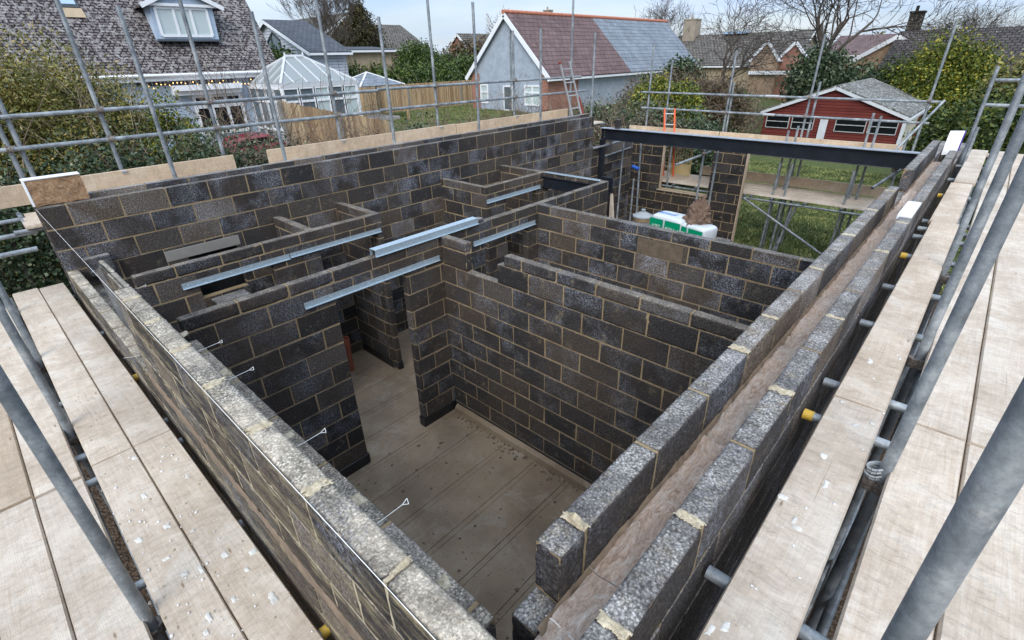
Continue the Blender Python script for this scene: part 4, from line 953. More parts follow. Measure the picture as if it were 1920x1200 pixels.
# -- things on the floor of the rear room
def pillow(m, c, s, rz, mat=0, seed=0, n=22, pw=.35):
    c = Vector(c); cs, sn = math.cos(rz), math.sin(rz); vs = []
    for i in range(n+1):
        for j in range(n):
            th, ph = math.pi*i/n-math.pi/2, 2*math.pi*j/n
            e = lambda v, p_: math.copysign(abs(v)**p_, v)
            x = e(math.cos(th), pw)*e(math.cos(ph), pw)*s[0]; y = e(math.cos(th), pw)*e(math.sin(ph), pw)*s[1]; z = e(math.sin(th), pw)*s[2]
            k_ = 1+.05*noise.noise(Vector((x*5, y*5, z*5+seed))); x, y, z = x*k_, y*k_, z*k_
            vs.append(c+Vector((x*cs-y*sn, x*sn+y*cs, z)))
    m.add(vs, [(i*n+j, i*n+(j+1) % n, (i+1)*n+(j+1) % n, (i+1)*n+j) for i in range(n) for j in range(n)], mat, True)
def text(name, s, size, loc, rot, mat, parent, ext=.001):
    cu = bpy.data.curves.new(name, 'FONT'); cu.body = s; cu.size = size; cu.extrude = ext; cu.align_x = 'CENTER'; cu.align_y = 'CENTER'
    o = bpy.data.objects.new(name, cu); COL.objects.link(o); dg = bpy.context.evaluated_depsgraph_get()
    me = bpy.data.meshes.new_from_object(o.evaluated_get(dg)); bpy.data.objects.remove(o); me.materials.clear(); me.materials.append(MATS[mat])
    o = bpy.data.objects.new(name, me); COL.objects.link(o); o.location = Vector(loc)-Vector(OFF[parent.name]); o.rotation_euler = rot; o.parent = parent; return o
RA = math.radians(-8)
YP = 7.75; ZP = -1.93
mb = MB(); mb.box(1.9, 7.15, -3.1, 3.9, 8.3, -2.05, 0, .01, .004)
t = thing('block_stack', 'pallet stack of dark blocks under the packs of insulation in the rear room', 'block stack', (2.9, 7.7, -3.1))
mb = blockwork('x', 2.0, 3.95, 7.4, 8.2, rows(-1.715, -3.1), .1); mb.build('blocks', PLAIN(), t)
packs = (((3.02, YP-.05, -1.475), (.34, .22, .165), RA, 'white and green wrapped insulation pack lying left, printed in blue on top', 1), ((3.50, YP-.11, -1.50), (.32, .20, .14), RA-.12, 'white and green wrapped insulation pack lying right, its crumpled end towards the pier', 2))
for c, s_, rz, lab, sd_ in packs:
    t = thing('insulation_pack', lab, 'insulation pack', (c[0], c[1], c[2]-s_[2]), 'wrapped insulation packs in the rear room')
    m = MB(); pillow(m, c, s_, rz, 0, sd_); m.build('wrapping', 'bag_white', t)
    cs, sn = math.cos(rz), math.sin(rz)
    def loc(u, v, w): return Vector(c)+Vector((u*cs-v*sn, u*sn+v*cs, w))
    for (u0, u1) in ((-.92, -.10), (.0, .92)):
        m = MB(); a = s_[1]*1.035
        P = [loc(s_[0]*u, -a, w) for w in (-s_[2]*.6, s_[2]*.62) for u in np.linspace(u0, u1, 6)]
        m.add(P, [(i, i+1, i+7, i+6) for i in range(5)]); m.build('green_band', 'bag_green', t)
    text('print', 'ROLL 44' if sd_ == 1 else 'INSULATION', .085, loc(.18, -s_[1]*1.06, -.04), (math.radians(90), 0, rz), 'ink_white', t)
    text('print', 'LOFT', .075, loc(-s_[0]*.5, -s_[1]*1.06, -.03), (math.radians(90), 0, rz), 'ink_white', t)
    text('print', 'knauf', .16, loc(-.08, -.02, s_[2]*1.04), (0, 0, rz), 'ink_blue', t)
m = MB()
c0 = Vector((3.46, YP-.03, -1.30)); vs = []; n = 64
for i in range(n+1):
    for j in range(n):
        th, ph = math.pi*i/n, 2*math.pi*j/n; d = Vector((math.sin(th)*math.cos(ph), math.sin(th)*math.sin(ph), math.cos(th)))
        k_ = 1+.35*noise.noise(d*1.6+Vector((3, 0, 0)))+.5*abs(noise.noise(d*3.1+Vector((0, 5, 0))))-.22*abs(noise.noise(d*7))*2+.10*noise.noise(d*13)-.05
        taper = 1-.45*max(0, d.z)
        vs.append(c0+Vector((d.x*.25*taper, d.y*.2*taper, d.z*.33))*k_)
m.add(vs, [(i*n+j, (i+1)*n+j, (i+1)*n+(j+1) % n, i*n+(j+1) % n) for i in range(n) for j in range(n)], 0, True)
tag(m.build('hessian_sheet', 'hessian'), 'crumpled brown hessian sheet heaped on the insulation packs', 'sheet')
t = thing('bucket', 'tan tub with a dusty grey lid and knob handle, left of the insulation packs', 'bucket', (2.12, 8.3, -2.20))
m = MB(); m.tube((2.12, 8.3, -2.20), (2.12, 8.3, -1.65), .15, 24, 0, hollow=False, r2=.18); m.build('tub', 'bucket_tan', t)
m = MB(); m.tube((2.12, 8.3, -1.65), (2.12, 8.3, -1.62), .20, 24, 0, hollow=False); m.tube((2.12, 8.3, -1.62), (2.12, 8.3, -1.55), .19, 24, 0, hollow=False, r2=.06); lid = m.build('lid', 'grey_plastic', t)
m = MB(); m.tube((2.12, 8.3, -1.55), (2.12, 8.3, -1.50), .035, 12, 0, hollow=False, r2=.045); m.build('knob', 'grey_plastic', lid)
m = MB(); m.box(1.95, 8.1, -3.1, 2.36, 8.5, -2.21, 0, .005)
tag(m.build('block_pile', 'coarse_block'), 'short pile of grey blocks under the tan lidded tub', 'block stack')
# soil pipe by the first doorway, offcuts seen through the far partition
t = thing('soil_pipe', 'terracotta plastic drain pipe standing in the corner behind the first doorway', 'pipe', (.41, 2.45, -3.1))
m = MB(); m.tube((.41, 2.45, -3.1), (.41, 2.45, -2.60), .055, 20, 0); m.build('pipe', 'terracotta', t)
m = MB(); m.tube((.41, 2.45, -2.68), (.41, 2.45, -2.52), .066, 20, 0); m.build('socket', 'terracotta', t)
t = thing('block_stack', 'rough stack of cut brown blocks glimpsed through the left opening of the far partition', 'block stack', (.5, 1.2, -3.1))
for i, (x, y, z, r_) in enumerate(((.45, 1.1, -1.35, .2), (.5, 1.15, -1.47, -.1), (.42, 1.05, -1.60, .1), (.5, 1.1, -1.80, 0))):
    m = MB(); m.rough(x-.12, y-.2, z-.055, x+.12, y+.2, z+.05, 0, seed=i); m.build('block', 'coarse_block', t)
m = MB(); m.box(.2, .8, -3.1, .75, 1.4, -1.87, 0, .01); m.build('plinth', 'dense_block', t)

# debris on the floor and planks
rs = random.Random(31); m = MB()
for i in range(240):
    x, y = rs.uniform(2.45, 6.1), rs.uniform(.05, 2.85); w = rs.choice((.004, .006, .009, .014, .02)); lump(m, (x, y, -3.099), (w, w*rs.uniform(.5, 1.3), w*.4), rs.random()*60, 5, amp=.6)
for i in range(160):
    x = rs.uniform(2.5, 6.1); w = rs.uniform(.006, .02); lump(m, (x, 2.83-abs(rs.gauss(0, .05)), -3.098), (w, w, w*.5), rs.random()*60, 5, amp=.6)
tag(m.build('floor_debris', 'brown_mortar'), 'dried mortar crumbs and grit on the beam-and-block floor', 'debris', kind='stuff')
m = MB(); rs = random.Random(41)
for i in range(26): patch(m, rs.uniform(3.2, 5.7), rs.choice((rs.uniform(-.47, -.28), rs.uniform(-.70, -.5))), ZF, rs.uniform(.01, .035), rs.uniform(.008, .02), .003, i*3.3, 8)
for i in range(14): patch(m, rs.uniform(6.62, 6.81), rs.uniform(.3, 3), ZR, rs.uniform(.006, .018), rs.uniform(.01, .03), .003, i*4.3, 8)
tag(m.build('mortar_splashes', 'splash'), 'flat dried mortar splashes on the nearer scaffold planks', 'mortar', kind='stuff')
# ------------------------------------------------------------ neighbouring houses, gardens, trees
random.seed(99)
def quad_uv(m, P, mat=0, uvs=None, org=None, ua=None, va=None):
    P = [Vector(p) for p in P]; org = org or P[0]; ua = (ua or (P[1]-P[0])).normalized(); n = (P[1]-P[0]).cross(P[-1]-P[0]).normalized(); va = n.cross(ua).normalized() if va is None else va.normalized()
    m.face(P, mat, [((p-org).dot(ua), (p-org).dot(va)) for p in P])
def slab_uv(m, P, th=.06, mat=0, **k):
    P = [Vector(p) for p in P]; n = (P[1]-P[0]).cross(P[-1]-P[0]).normalized(); quad_uv(m, P, mat, **k); Q = [p-n*th for p in P]; quad_uv(m, Q[::-1], mat)
    for i in range(len(P)): j = (i+1) % len(P); quad_uv(m, [P[i], Q[i], Q[j], P[j]], mat)
def bar(m, a, b, w, h, mat=0, upv=(0, 0, 1)):
    a, b = Vector(a), Vector(b); d = (b-a).normalized(); s = d.cross(Vector(upv)).normalized(); u = s.cross(d)
    vs = [p+s*x*w/2+u*y*h/2 for p in (a, b) for x, y in ((-1, -1), (1, -1), (1, 1), (-1, 1))]
    m.add(vs, [(0, 1, 5, 4), (1, 2, 6, 5), (2, 3, 7, 6), (3, 0, 4, 7), (3, 2, 1, 0), (4, 5, 6, 7)], mat)
def window(parent, p, ax, w, h, nx=2, pane='glass_pane', bars=(), fr=.06, nrm=(0, -1, 0), frame='white_upvc'):
    """p = lower left corner, ax = direction along the wall, nrm = outward normal"""
    p, ax, nv = Vector(p), Vector(ax).normalized(), Vector(nrm).normalized(); z = Vector((0, 0, 1)); m = MB()
    xs_ = [i/nx for i in range(nx+1)]
    for u in xs_: bar(m, p+ax*w*u+nv*.03, p+ax*w*u+z*h+nv*.03, fr, .05, upv=tuple(nv))
    for v in (0, 1)+tuple(bars): bar(m, p+z*h*v+nv*.032, p+ax*w+z*h*v+nv*.032, .05, fr)
    f = m.build('window_frame', frame, parent); m = MB(); m.face([p+nv*.012, p+ax*w+nv*.012, p+ax*w+z*h+nv*.012, p+z*h+nv*.012][::1]); m.face([p+nv*.010, p+z*h+nv*.010, p+ax*w+z*h+nv*.010, p+ax*w+nv*.010]); m.build('pane', pane, f); return f

# house 1: steep brown tiled roof, left
t = thing('house', 'pale blue bungalow with a huge steep brown tiled roof and a dormer, upper left', 'house', (-22, 3, -2))
XF, YE, ZE = -18.7, 11.1, .92
m = MB(); quad_uv(m, [(XF-.02, -9, -2.6), (XF-.02, YE-.35, -2.6), (XF-.02, YE-.35, ZE), (XF-.02, -9, ZE)]); quad_uv(m, [(XF-.02, YE-.1, -2.6), (XF-8, YE-.1, -2.6), (XF-8, YE-.1, ZE), (XF-4.4, YE-.1, 6.2), (XF-.02, YE-.1, ZE)]); m.build('wall', 'blue_render', t)
m = MB(); quad_uv(m, [(XF+.02, YE-.62, -2.6), (XF+.02, YE-.06, -2.6), (XF+.02, YE-.06, ZE-.15), (XF+.02, YE-.62, ZE-.15)]); quad_uv(m, [(XF+.02, YE-.06, -2.6), (XF-1.2, YE-.06, -2.6), (XF-1.2, YE-.06, ZE-.1), (XF+.02, YE-.06, ZE-.1)]); m.build('brick_corner', 'red_brick', t)
TP = 54; tx = 4.4; tz = tx*math.tan(math.radians(TP))
m = MB(); slab_uv(m, [(XF+.32, -9.5, ZE), (XF+.32, YE-.02, ZE), (XF-tx, YE-.02, ZE+tz+.3), (XF-tx, -9.5, ZE+tz+.3)], .1); slab_uv(m, [(XF-2*tx-.3, YE-.02, ZE), (XF-2*tx-.3, -9.5, ZE), (XF-tx, -9.5, ZE+tz+.3), (XF-tx, YE-.02, ZE+tz+.3)], .1); rf = m.build('roof', 'brown_roof_tile', t, uv=True)
m = MB(); m.box(XF+.18, -9.5, ZE-.24, XF+.30, YE+.05, ZE-.04); m.tube((XF+.38, -9.5, ZE-.03), (XF+.38, YE+.25, ZE-.03), .06, 8, 0, hollow=False); m.tube((XF+.36, YE+.2, ZE-.05), (XF+.2, YE+.16, ZE-.6), .045, 8, 0, hollow=False); m.tube((XF+.2, YE+.16, ZE-.6), (XF+.2, YE+.16, -2.4), .045, 8, 0, hollow=False); m.build('gutter', 'white_upvc', t)
# dormer
def rz_(x): return ZE+(XF+.32-x)*math.tan(math.radians(TP))
XD = -19.15; m = MB()
m.face([(XD, 6.62, 2.12), (XD, 8.98, 2.12), (XD, 9.02, 3.42), (XD, 7.9, 3.95), (XD, 6.72, 3.42)]); m.face([(XD, 6.62, 2.12), (XD, 6.72, 3.42), (XD-2.2, 6.72, 3.42), (XD-.1, 6.62, 2.12)]); m.face([(XD, 8.98, 2.12), (XD-.1, 8.98, 2.12), (XD-2.2, 9.02, 3.42), (XD, 9.02, 3.42)]); d = m.build('dormer', 'blue_render', t)
m = MB()
for s_, e_ in ((( XD+.2, 6.35, 3.32), (XD+.2, 7.88, 4.05)), ((XD+.2, 9.4, 3.32), (XD+.2, 7.88, 4.05))):
    P = [s_, e_, (XD-3, e_[1], e_[2]), (XD-3, s_[1], s_[2])]; slab_uv(m, P if s_[1] < e_[1] else P[::-1], .06)
m.build('dormer_roof', 'brown_roof_tile', d, uv=True)
m = MB(); bar(m, (XD+.22, 6.35, 3.30), (XD+.22, 7.88, 4.0), .04, .16); bar(m, (XD+.22, 9.4, 3.30), (XD+.22, 7.88, 4.0), .04, .16); bar(m, (XD+.1, 6.4, 3.38), (XD+.1, 9.35, 3.38), .1, .1); m.build('bargeboard', 'white_upvc', d)
window(t, (XD, 6.85, 2.30), (0, 1, 0), 1.9, .98, 3, 'pale_pane', nrm=(1, 0, 0), fr=.09)
m = MB(); bar(m, (XD+.12, 6.6, 2.14), (XD+.12, 9.0, 2.14), .2, .08); m.build('dormer_sill', 'slate_tile', t)
# roof window
m = MB(); x1_ = -20.02
P = [(x1_, 4.05, rz_(x1_)+.06), (x1_, 4.62, rz_(x1_)+.06), (x1_-.9, 4.62, rz_(x1_-.9)+.06), (x1_-.9, 4.05, rz_(x1_-.9)+.06)]
slab_uv(m, [P[0], P[1], P[2], P[3]], .1); f = m.build('roof_window', 'felt', t, uv=True)
m = MB(); g = lambda y, x: (x, y, rz_(x)+.075); m.face([g(4.12, x1_-.07), g(4.55, x1_-.07), g(4.55, x1_-.83), g(4.12, x1_-.83)]); m.build('pane', 'sky_pane', f)
m = MB(); m.face([(x1_+.22, 4.0, rz_(x1_+.22)+.03), (x1_+.22, 4.68, rz_(x1_+.22)+.03), (x1_, 4.66, rz_(x1_)+.04), (x1_, 4.03, rz_(x1_)+.04)]); m.build('flashing', 'render_buff', f)
m = MB(); m.box(XF+.0, 6.4, ZE-.62, XF+.55, 9.05, ZE-.42); m.box(XF+.0, 6.4, ZE-.80, XF+.35, 9.05, ZE-.62); m.build('door_canopy', 'white_upvc', t)
window(t, (XF, 7.15, -1.45), (0, 1, 0), 1.9, 1.5, 3, 'dark_pane', (.72,), .13, nrm=(1, 0, 0))
m = MB(); bar(m, (XF+.02, 5.3, ZE-.33), (XF+.02, 9.0, ZE-.33), .03, .14); m.build('dark_soffit', 'felt', t)
rs = random.Random(4)
t = thing('string_lights', 'warm icicle string lights hung along the gutter of the blue bungalow', 'lights', (XF+.31, 8.2, ZE-.2))
m = MB(); m.tube((XF+.31, 5.5, ZE-.22), (XF+.31, 10.9, ZE-.22), .008, 5, 0, hollow=False)
for i in range(36): y = 5.6+i*.148; m.tube((XF+.31, y, ZE-.22), (XF+.31, y, ZE-.46), .004, 4, 0, hollow=False)
m.build('cable', 'soft_white', t)
for i in range(36):
    y = 5.6+i*.148; dz = rs.choice((.06, .14, .22, .10)); m = MB(); m.box(XF+.295, y-.014, ZE-.24-dz-.03, XF+.325, y+.014, ZE-.24-dz, 0); m.build('bulb', 'fairy_bulb', t)

# conservatory
t = thing('conservatory', 'white-framed glass conservatory with a hipped pale roof, right of the blue bungalow', 'conservatory', (-17.5, 11.3, -2))
x0, x1, y0, y1, zb, ze, zr = -19.6, -15.45, 9.55, 13.1, -2.1, .45, 1.45
m = MB(); A, B, C_, D = (x1, y0, ze), (x1, y1, ze), (x0, y1, ze), (x0, y0, ze); R0, R1 = (-17.4, 10.9, zr), (-17.4, 11.75, zr)
for P in ([A, B, R1, R0], [B, C_, R1], [C_, D, R0, R1], [D, A, R0]): m.face(P)
m.build('roof', 'conservatory_roof', t)
m = MB()
for a, b in ((A, R0), (B, R1), (C_, R1), (D, R0), (R0, R1)): bar(m, a, b, .09, .09)
for i in range(1, 6):
    u = i/6; y = y0+(y1-y0)*u; yr = min(max(y, 10.9), 11.75); fx = min(1, (y-y0)/(10.9-y0), (y1-y)/(y1-11.75)); bar(m, (x1, y, ze+.02), (x1+(-17.4-x1)*fx, y, ze+(zr-ze)*fx+.02), .05, .06)
for i in range(1, 6):
    u = i/6; x = x1+(x0-x1)*u; fy = min(1, (x1-x)/(x1+17.4), (x-x0)/(-17.4-x0)); bar(m, (x, y1, ze+.02), (x, y1+(11.75-y1)*fy, ze+(zr-ze)*fy+.02), .05, .06); bar(m, (x, y0, ze+.02), (x, y0+(10.9-y0)*fy, ze+(zr-ze)*fy+.02), .05, .06)
m.build('glazing_bars', 'soft_white', t)
m = MB(); m.box(x0, y0, ze-.16, x1+.06, y1+.06, ze-.005); m.build('ring_beam', 'soft_white', t)
m = MB(); bar(m, (-17.4, 10.9, zr+.05), (-17.4, 11.75, zr+.05), .12, .08); [bar(m, (-17.4, y, zr+.05), (-17.4, y, zr+.18), .05, .05, upv=(1, 0, 0)) for y in (10.9, 11.75)]; m.build('finial', 'white_upvc', t)
for i in range(5): window(t, (x1, y0+.02+i*.7, zb), (0, 1, 0), .66, 2.38, 1, 'pale_pane' if i in (2, 4) else 'glass_pane', (.30, .78), .09, nrm=(1, 0, 0))
for i in range(5): window(t, (x1-.02-i*.8, y0, zb), (-1, 0, 0), .76, 2.38, 1, 'glass_pane', (.30, .78), .09, nrm=(0, -1, 0))
for i in range(5): window(t, (x1-.80-i*.8, y1, zb), (1, 0, 0), .76, 2.38, 1, 'pale_pane', (.30, .78), .09, nrm=(0, 1, 0))

def gable_house(name, label, x0, x1, y0, y1, zb, ze, zr, wallm, roofm, barge='white_upvc', over=.35, gable='y', group=None, sides=True, bw=.22):
    """ridge along y (gable faces -y) or along x (gable faces -x and +x)"""
    t = thing(name, label, 'house' if name != 'garage' else 'garage', ((x0+x1)/2, (y0+y1)/2, zb), group)
    m = MB(); xm, ym = (x0+x1)/2, (y0+y1)/2
    if gable == 'y':
        for y, rev in ((y0, 0), (y1, 1)):
            P = [(x0, y, zb), (x1, y, zb), (x1, y, ze), (xm, y, zr), (x0, y, ze)]; quad_uv(m, P[::-1] if rev else P, ua=Vector((1, 0, 0)), va=Vector((0, 0, 1)), org=Vector((x0, y, zb)))
        for x in (x0, x1): quad_uv(m, [(x, y0, zb), (x, y1, zb), (x, y1, ze), (x, y0, ze)])
    else:
        for x, rev in ((x1, 0), (x0, 1)):
            P = [(x, y0, zb), (x, y1, zb), (x, y1, ze), (x, ym, zr), (x, y0, ze)]; quad_uv(m, P, ua=Vector((0, 1, 0)), va=Vector((0, 0, 1)), org=Vector((x, y0, zb)))
        for y in (y0, y1): quad_uv(m, [(x0, y, zb), (x1, y, zb), (x1, y, ze), (x0, y, ze)])
    m.build('wall', wallm, t, uv=True)
    m = MB(); o = over; s = (zr-ze)/((x1-x0)/2 if gable == 'y' else (y1-y0)/2)
    if gable == 'y':
        slab_uv(m, [(x1+o, y0-o*.7, ze-o*s+.08), (x1+o, y1+o*.7, ze-o*s+.08), (xm, y1+o*.7, zr+.08), (xm, y0-o*.7, zr+.08)], .08); slab_uv(m, [(x0-o, y1+o*.7, ze-o*s+.08), (x0-o, y0-o*.7, ze-o*s+.08), (xm, y0-o*.7, zr+.08), (xm, y1+o*.7, zr+.08)], .08)
    else:
        slab_uv(m, [(x0-o*.7, y0-o, ze-o*s+.08), (x1+o*.7, y0-o, ze-o*s+.08), (x1+o*.7, ym, zr+.08), (x0-o*.7, ym, zr+.08)], .08); slab_uv(m, [(x1+o*.7, y1+o, ze-o*s+.08), (x0-o*.7, y1+o, ze-o*s+.08), (x0-o*.7, ym, zr+.08), (x1+o*.7, ym, zr+.08)], .08)
    if roofm: m.build('roof', roofm, t, uv=True)
    m = MB()
    if gable == 'y':
        for xx in (x0-o, x1+o): bar(m, (xx, y0-o*.72, ze-o*s-.06), (xm, y0-o*.72, zr-.06), .05, bw)
        bar(m, (x1+o+.03, y0-o*.7, ze-o*s-.04), (x1+o+.03, y1+o*.7, ze-o*s-.04), .1, .12)
    else:
        for yy in (y0-o, y1+o): bar(m, (x1+o*.72, yy, ze-o*s-.06), (x1+o*.72, ym, zr-.06), .05, bw)
        bar(m, (x0-o, y0-o-.03, ze-o*s-.04), (x1+o, y0-o-.03, ze-o*s-.04), .1, .12)
    if barge: m.build('bargeboard', barge, t)
    return t
def chimney(t, x, y, z0, z1, w=.5, mat='buff_brick'):
    m = MB(); m.box(x-w/2, y-w/2, z0, x+w/2, y+w/2, z1, 0, .01); m.box(x-w/2-.05, y-w/2-.05, z1, x+w/2+.05, y+w/2+.05, z1+.12, 0, .01); m.tube((x-.1, y, z1+.1), (x-.1, y, z1+.45), .1, 8, 0); return m.build('chimney', mat, t)

# house 2: grey weatherboard
t = gable_house('house', 'pale grey weatherboarded house with an angular black window, beyond the conservatory', -33.4, -24.0, 15.6, 17.9, -2.3, 1.80, 4.0-.45, 'grey_weatherboard', 'dark_slate', bw=.17)
m = MB(); P0 = [(-29.25, 15.56, 1.95), (-27.45, 15.56, 1.93), (-27.45, 15.56, 2.45), (-28.25, 15.56, 2.9), (-29.25, 15.56, 2.35)]
for a, b in zip(P0, P0[1:]+P0[:1]): bar(m, a, b, .08, .08, upv=(0, 1, 0) if abs(a[0]-b[0]) < .01 else (0, 0, 1))
bar(m, (-28.55, 15.56, 1.95), (-28.55, 15.56, 2.75), .07, .07, upv=(0, 1, 0)); f = m.build('window_frame', 'felt', t); m = MB(); m.face([(x, y+.02, z) for x, y, z in P0]); m.build('pane', 'glass_pane', f)
t = gable_house('house', 'low buff-rendered extension with a flat white-edged roof behind the weatherboarded house', -31.5, -26.5, 19.0, 23, -2.3, 1.85, 2.05, 'render_buff', 'felt', over=.3)
t = gable_house('house', 'far brown-roofed house half hidden behind bare birch branches', -56, -46, 34, 42, -2, 2.4, 4.9, 'buff_brick', 'old_grey_tile')
t = gable_house('house', 'distant house with a dull olive gable rising over the slate roof at the upper left', -72, -56, 33, 44, -2, 3.4, 6.4, 'render_buff', 'old_grey_tile', gable='x')
# gazebo
t = thing('gazebo', 'small open gazebo with a pyramid slate roof, between the conservatory and the slatted fence', 'gazebo', (-20.4, 17.3, -2))
m = MB(); ap = Vector((-20.9, 17.2, .62)); cs_ = [(-19.4, 15.7, -.02), (-19.4, 18.7, -.02), (-22.4, 18.7, -.02), (-22.4, 15.7, -.02)]
for i in range(4): slab_uv(m, [cs_[i], cs_[(i+1) % 4], tuple(ap)], .04)
m.build('roof', 'slate_tile', t, uv=True)
m = MB(); [bar(m, c, ap+Vector((0, 0, .03)), .09, .05) for c in cs_]; m.build('hip_caps', 'white_upvc', t)
for c in cs_: m = MB(); bar(m, (c[0]*.99+ap.x*.01, c[1], -2.1), (c[0]*.99+ap.x*.01, c[1], -.05), .11, .11, upv=(1, 0, 0)); m.build('post', 'bare_bamboo', t)
m = MB(); m.box(-22, 16, -2.1, -19.8, 18.4, -1.75, 0, .02); m.build('base', 'patio', t)
# fences
def fence(name, label, pts, zt, zb, w, mat, seed=0, gap=.012):
    t = thing(name, label, 'fence', (*pts[0], zb)); m = MB(); rs = random.Random(seed)
    for (a, b), (za, zb2) in zip(zip(pts[:-1], pts[1:]), zip(zt[:-1], zt[1:])):
        a, b = Vector((*a, 0)), Vector((*b, 0)); n = int((b-a).length/w); d = (b-a)/n; s = Vector((-d.y, d.x, 0)).normalized()
        for i in range(n):
            p = a+d*i; z = za+(zb2-za)*i/n+rs.uniform(-.02, .02); q = a+d*(i+1-gap/w); o_ = s*rs.uniform(-.01, .01)
            vs = [Vector((*(p+o_)[:2], zb)), Vector((*(q+o_)[:2], zb)), Vector((*(q+o_)[:2], z)), Vector((*(p+o_)[:2], z))]; m.add(vs+[v+s*.02 for v in vs], [(0, 1, 2, 3), (7, 6, 5, 4), (0, 4, 5, 1), (1, 5, 6, 2), (2, 6, 7, 3), (3, 7, 4, 0)])
    m.build('slats', mat, t); m = MB()
    a, b = Vector((*pts[0], 0)), Vector((*pts[-1], 0)); k_ = max(2, int((b-a).length/2.4))
    for i in range(k_+1):
        p = a.lerp(b, i/k_); m.box(p.x-.05+.06, p.y-.05, zb, p.x+.05+.06, p.y+.05, (zt[0]+(zt[-1]-zt[0])*i/k_)-.02)
        m.build('post', 'concrete', t); m = MB()
    return t
fence('fence', 'tall golden slatted fence closing the neighbouring lawn', [(-24, 17.3), (-24, 29.6)], [-.26, -.25], -2.0, .075, 'bamboo_fence', 3)
fence('fence', 'weathered brown board fence sloping down beside the conservatory', [(-13.0, 8.2), (-13.0, 9.8), (-13, 12.9)], [0, -.42, -1.15], -3.0, .11, 'bamboo_fence', 5)
# house 3: big gable in the middle
t = gable_house('house', 'grey gable-fronted house with plum tiles meeting newer blue slates, centre background', -20.85, -14.15, 25.45, 45.8, -2.4, .33, 3.58, 'grey_render', None, over=.35, bw=.26)
s_ = (3.58-.33)/3.35; o = .35; xm = -17.5; ysp = 34.6
for (ya, yb, mn, xx) in ((25.2, ysp, 'plum_roof_tile', 0), (ysp, 46.1, 'slate_tile', 0)):
    m = MB(); slab_uv(m, [(-14.15+o, ya, .33-o*s_+.1), (-14.15+o, yb, .33-o*s_+.1), (xm, yb, 3.68), (xm, ya, 3.68)], .08, org=Vector((-13.8, 25.2, 0)))
    slab_uv(m, [(-20.85-o, yb, .33-o*s_+.1), (-20.85-o, ya, .33-o*s_+.1), (xm, ya, 3.68), (xm, yb, 3.68)], .08); m.build('roof', mn, t, uv=True)
m = MB()
for i in range(46): m.tube((xm, 25.15+i*.457, 3.67), (xm, 25.15+(i+1)*.457-.02, 3.69), .12, 8, 0, hollow=False)
m.build('ridge_tiles', 'ridge_tile', t)
m = MB(); quad_uv(m, [(-20.87, 25.42, -2.4), (-20.1, 25.42, -2.4), (-20.1, 25.42, .3), (-20.87, 25.42, .3)]); m.build('brick_corner', 'red_brick', t, uv=True)
m = MB(); quad_uv(m, [(-14.7, 25.42, -2.4), (-14.13, 25.42, -2.4), (-14.13, 25.42, .25), (-14.7, 25.42, .25)]); quad_uv(m, [(-14.13, 25.42, -2.4), (-14.13, 28.6, -2.4), (-14.13, 28.6, .1), (-14.13, 25.42, .1)]); m.build('brick_corner', 'red_brick', t, uv=True)
window(t, (-20.0, 25.45, -1.5), (1, 0, 0), .65, 1.1, 1, 'pale_pane', (.6,), .10); window(t, (-17.85, 25.45, -1.9), (1, 0, 0), .75, 1.45, 1, 'glass_pane', (), .10); window(t, (-16.0, 25.45, -1.5), (1, 0, 0), 1.25, 1.1, 2, 'pale_pane', (.65,), .10)
m = MB(); m.tube((-17.15, 25.38, -2.4), (-17.15, 25.38, 2.7), .05, 8, 0, hollow=False); m.build('downpipe', 'galvanised', t)
t = thing('garden_shed', 'low grey flat-roofed outbuilding with a white panel, left of the grey gable house', 'shed', (-22.9, 32, -2))
m = MB(); m.box(-25.5, 31, -2, -22.6, 36, .12, 0); m.build('wall', 'dark_slate', t); m = MB(); m.box(-25.7, 30.8, .12, -22.3, 36.2, .32, 0, .02); m.build('roof', 'felt', t); m = MB(); m.box(-24.2, 33.2, .325, -23.3, 33.9, .75, 0, .02); m.build('panel', 'white_upvc', t)
# small distant brick gables
t = gable_house('house', 'tiny distant red brick gable with white edges, above the laurel hedge at left', -44.2, -40.8, 44, 52, -2, 2.3, 3.7, 'red_brick', 'old_grey_tile')
t = gable_house('house', 'distant red brick gable with a chimney, just left of the grey gable house', -37.5, -29.5, 47, 58, -2, 1.0, 4.3, 'red_brick', 'old_grey_tile'); chimney(t, -36.4, 53, 3, 5.9, .8)
# right side houses
t = gable_house('house', 'grey tiled house with a white-edged hip and brick chimney, right of the slate roof', -21.5, -8.5, 53, 62, -3, .2, 2.75, 'render_buff', 'old_grey_tile', gable='x', over=.4); chimney(t, -20.2, 57.2, 2, 4.2, 1.3)
m = MB(); m.box(-16.6, 56.9, 2.78, -14.2, 57.6, 2.98, 0); m.build('solar_panel', 'sky_pane', t)
t = gable_house('house', 'left one of two white-edged brick gables among the bare trees', -10.9, -8.7, 50, 53, -3, .65, 2.0, 'buff_brick', 'old_grey_tile', over=.15); 
t = gable_house('house', 'right one of two white-edged brick gables, darker and broader', -9.4, -6.0, 50.6, 54, -3, .05, 1.85, 'red_brick', 'old_grey_tile', over=.2)
m = MB(); m.box(-10.9, 49.7, -.62, -5.6, 49.95, -.35, 0); m.build('fascia', 'white_upvc', t)
t = gable_house('house', 'brown brick gable with white bargeboards, behind the tall right-hand hedge', -1.95, 2.25, 45, 50, -3, .62, 1.92, 'buff_brick', 'old_grey_tile', over=.3, bw=.26); chimney(t, .35, 48.5, 1.3, 3.3, .8, 'old_grey_tile')
t = gable_house('house', 'long dark tiled roof spotted with white lichen, upper right corner', .3, 14, 41, 50.5, -3, -.35, 2.1, 'buff_brick', 'speckled_dark_tile', gable='x', over=.4)
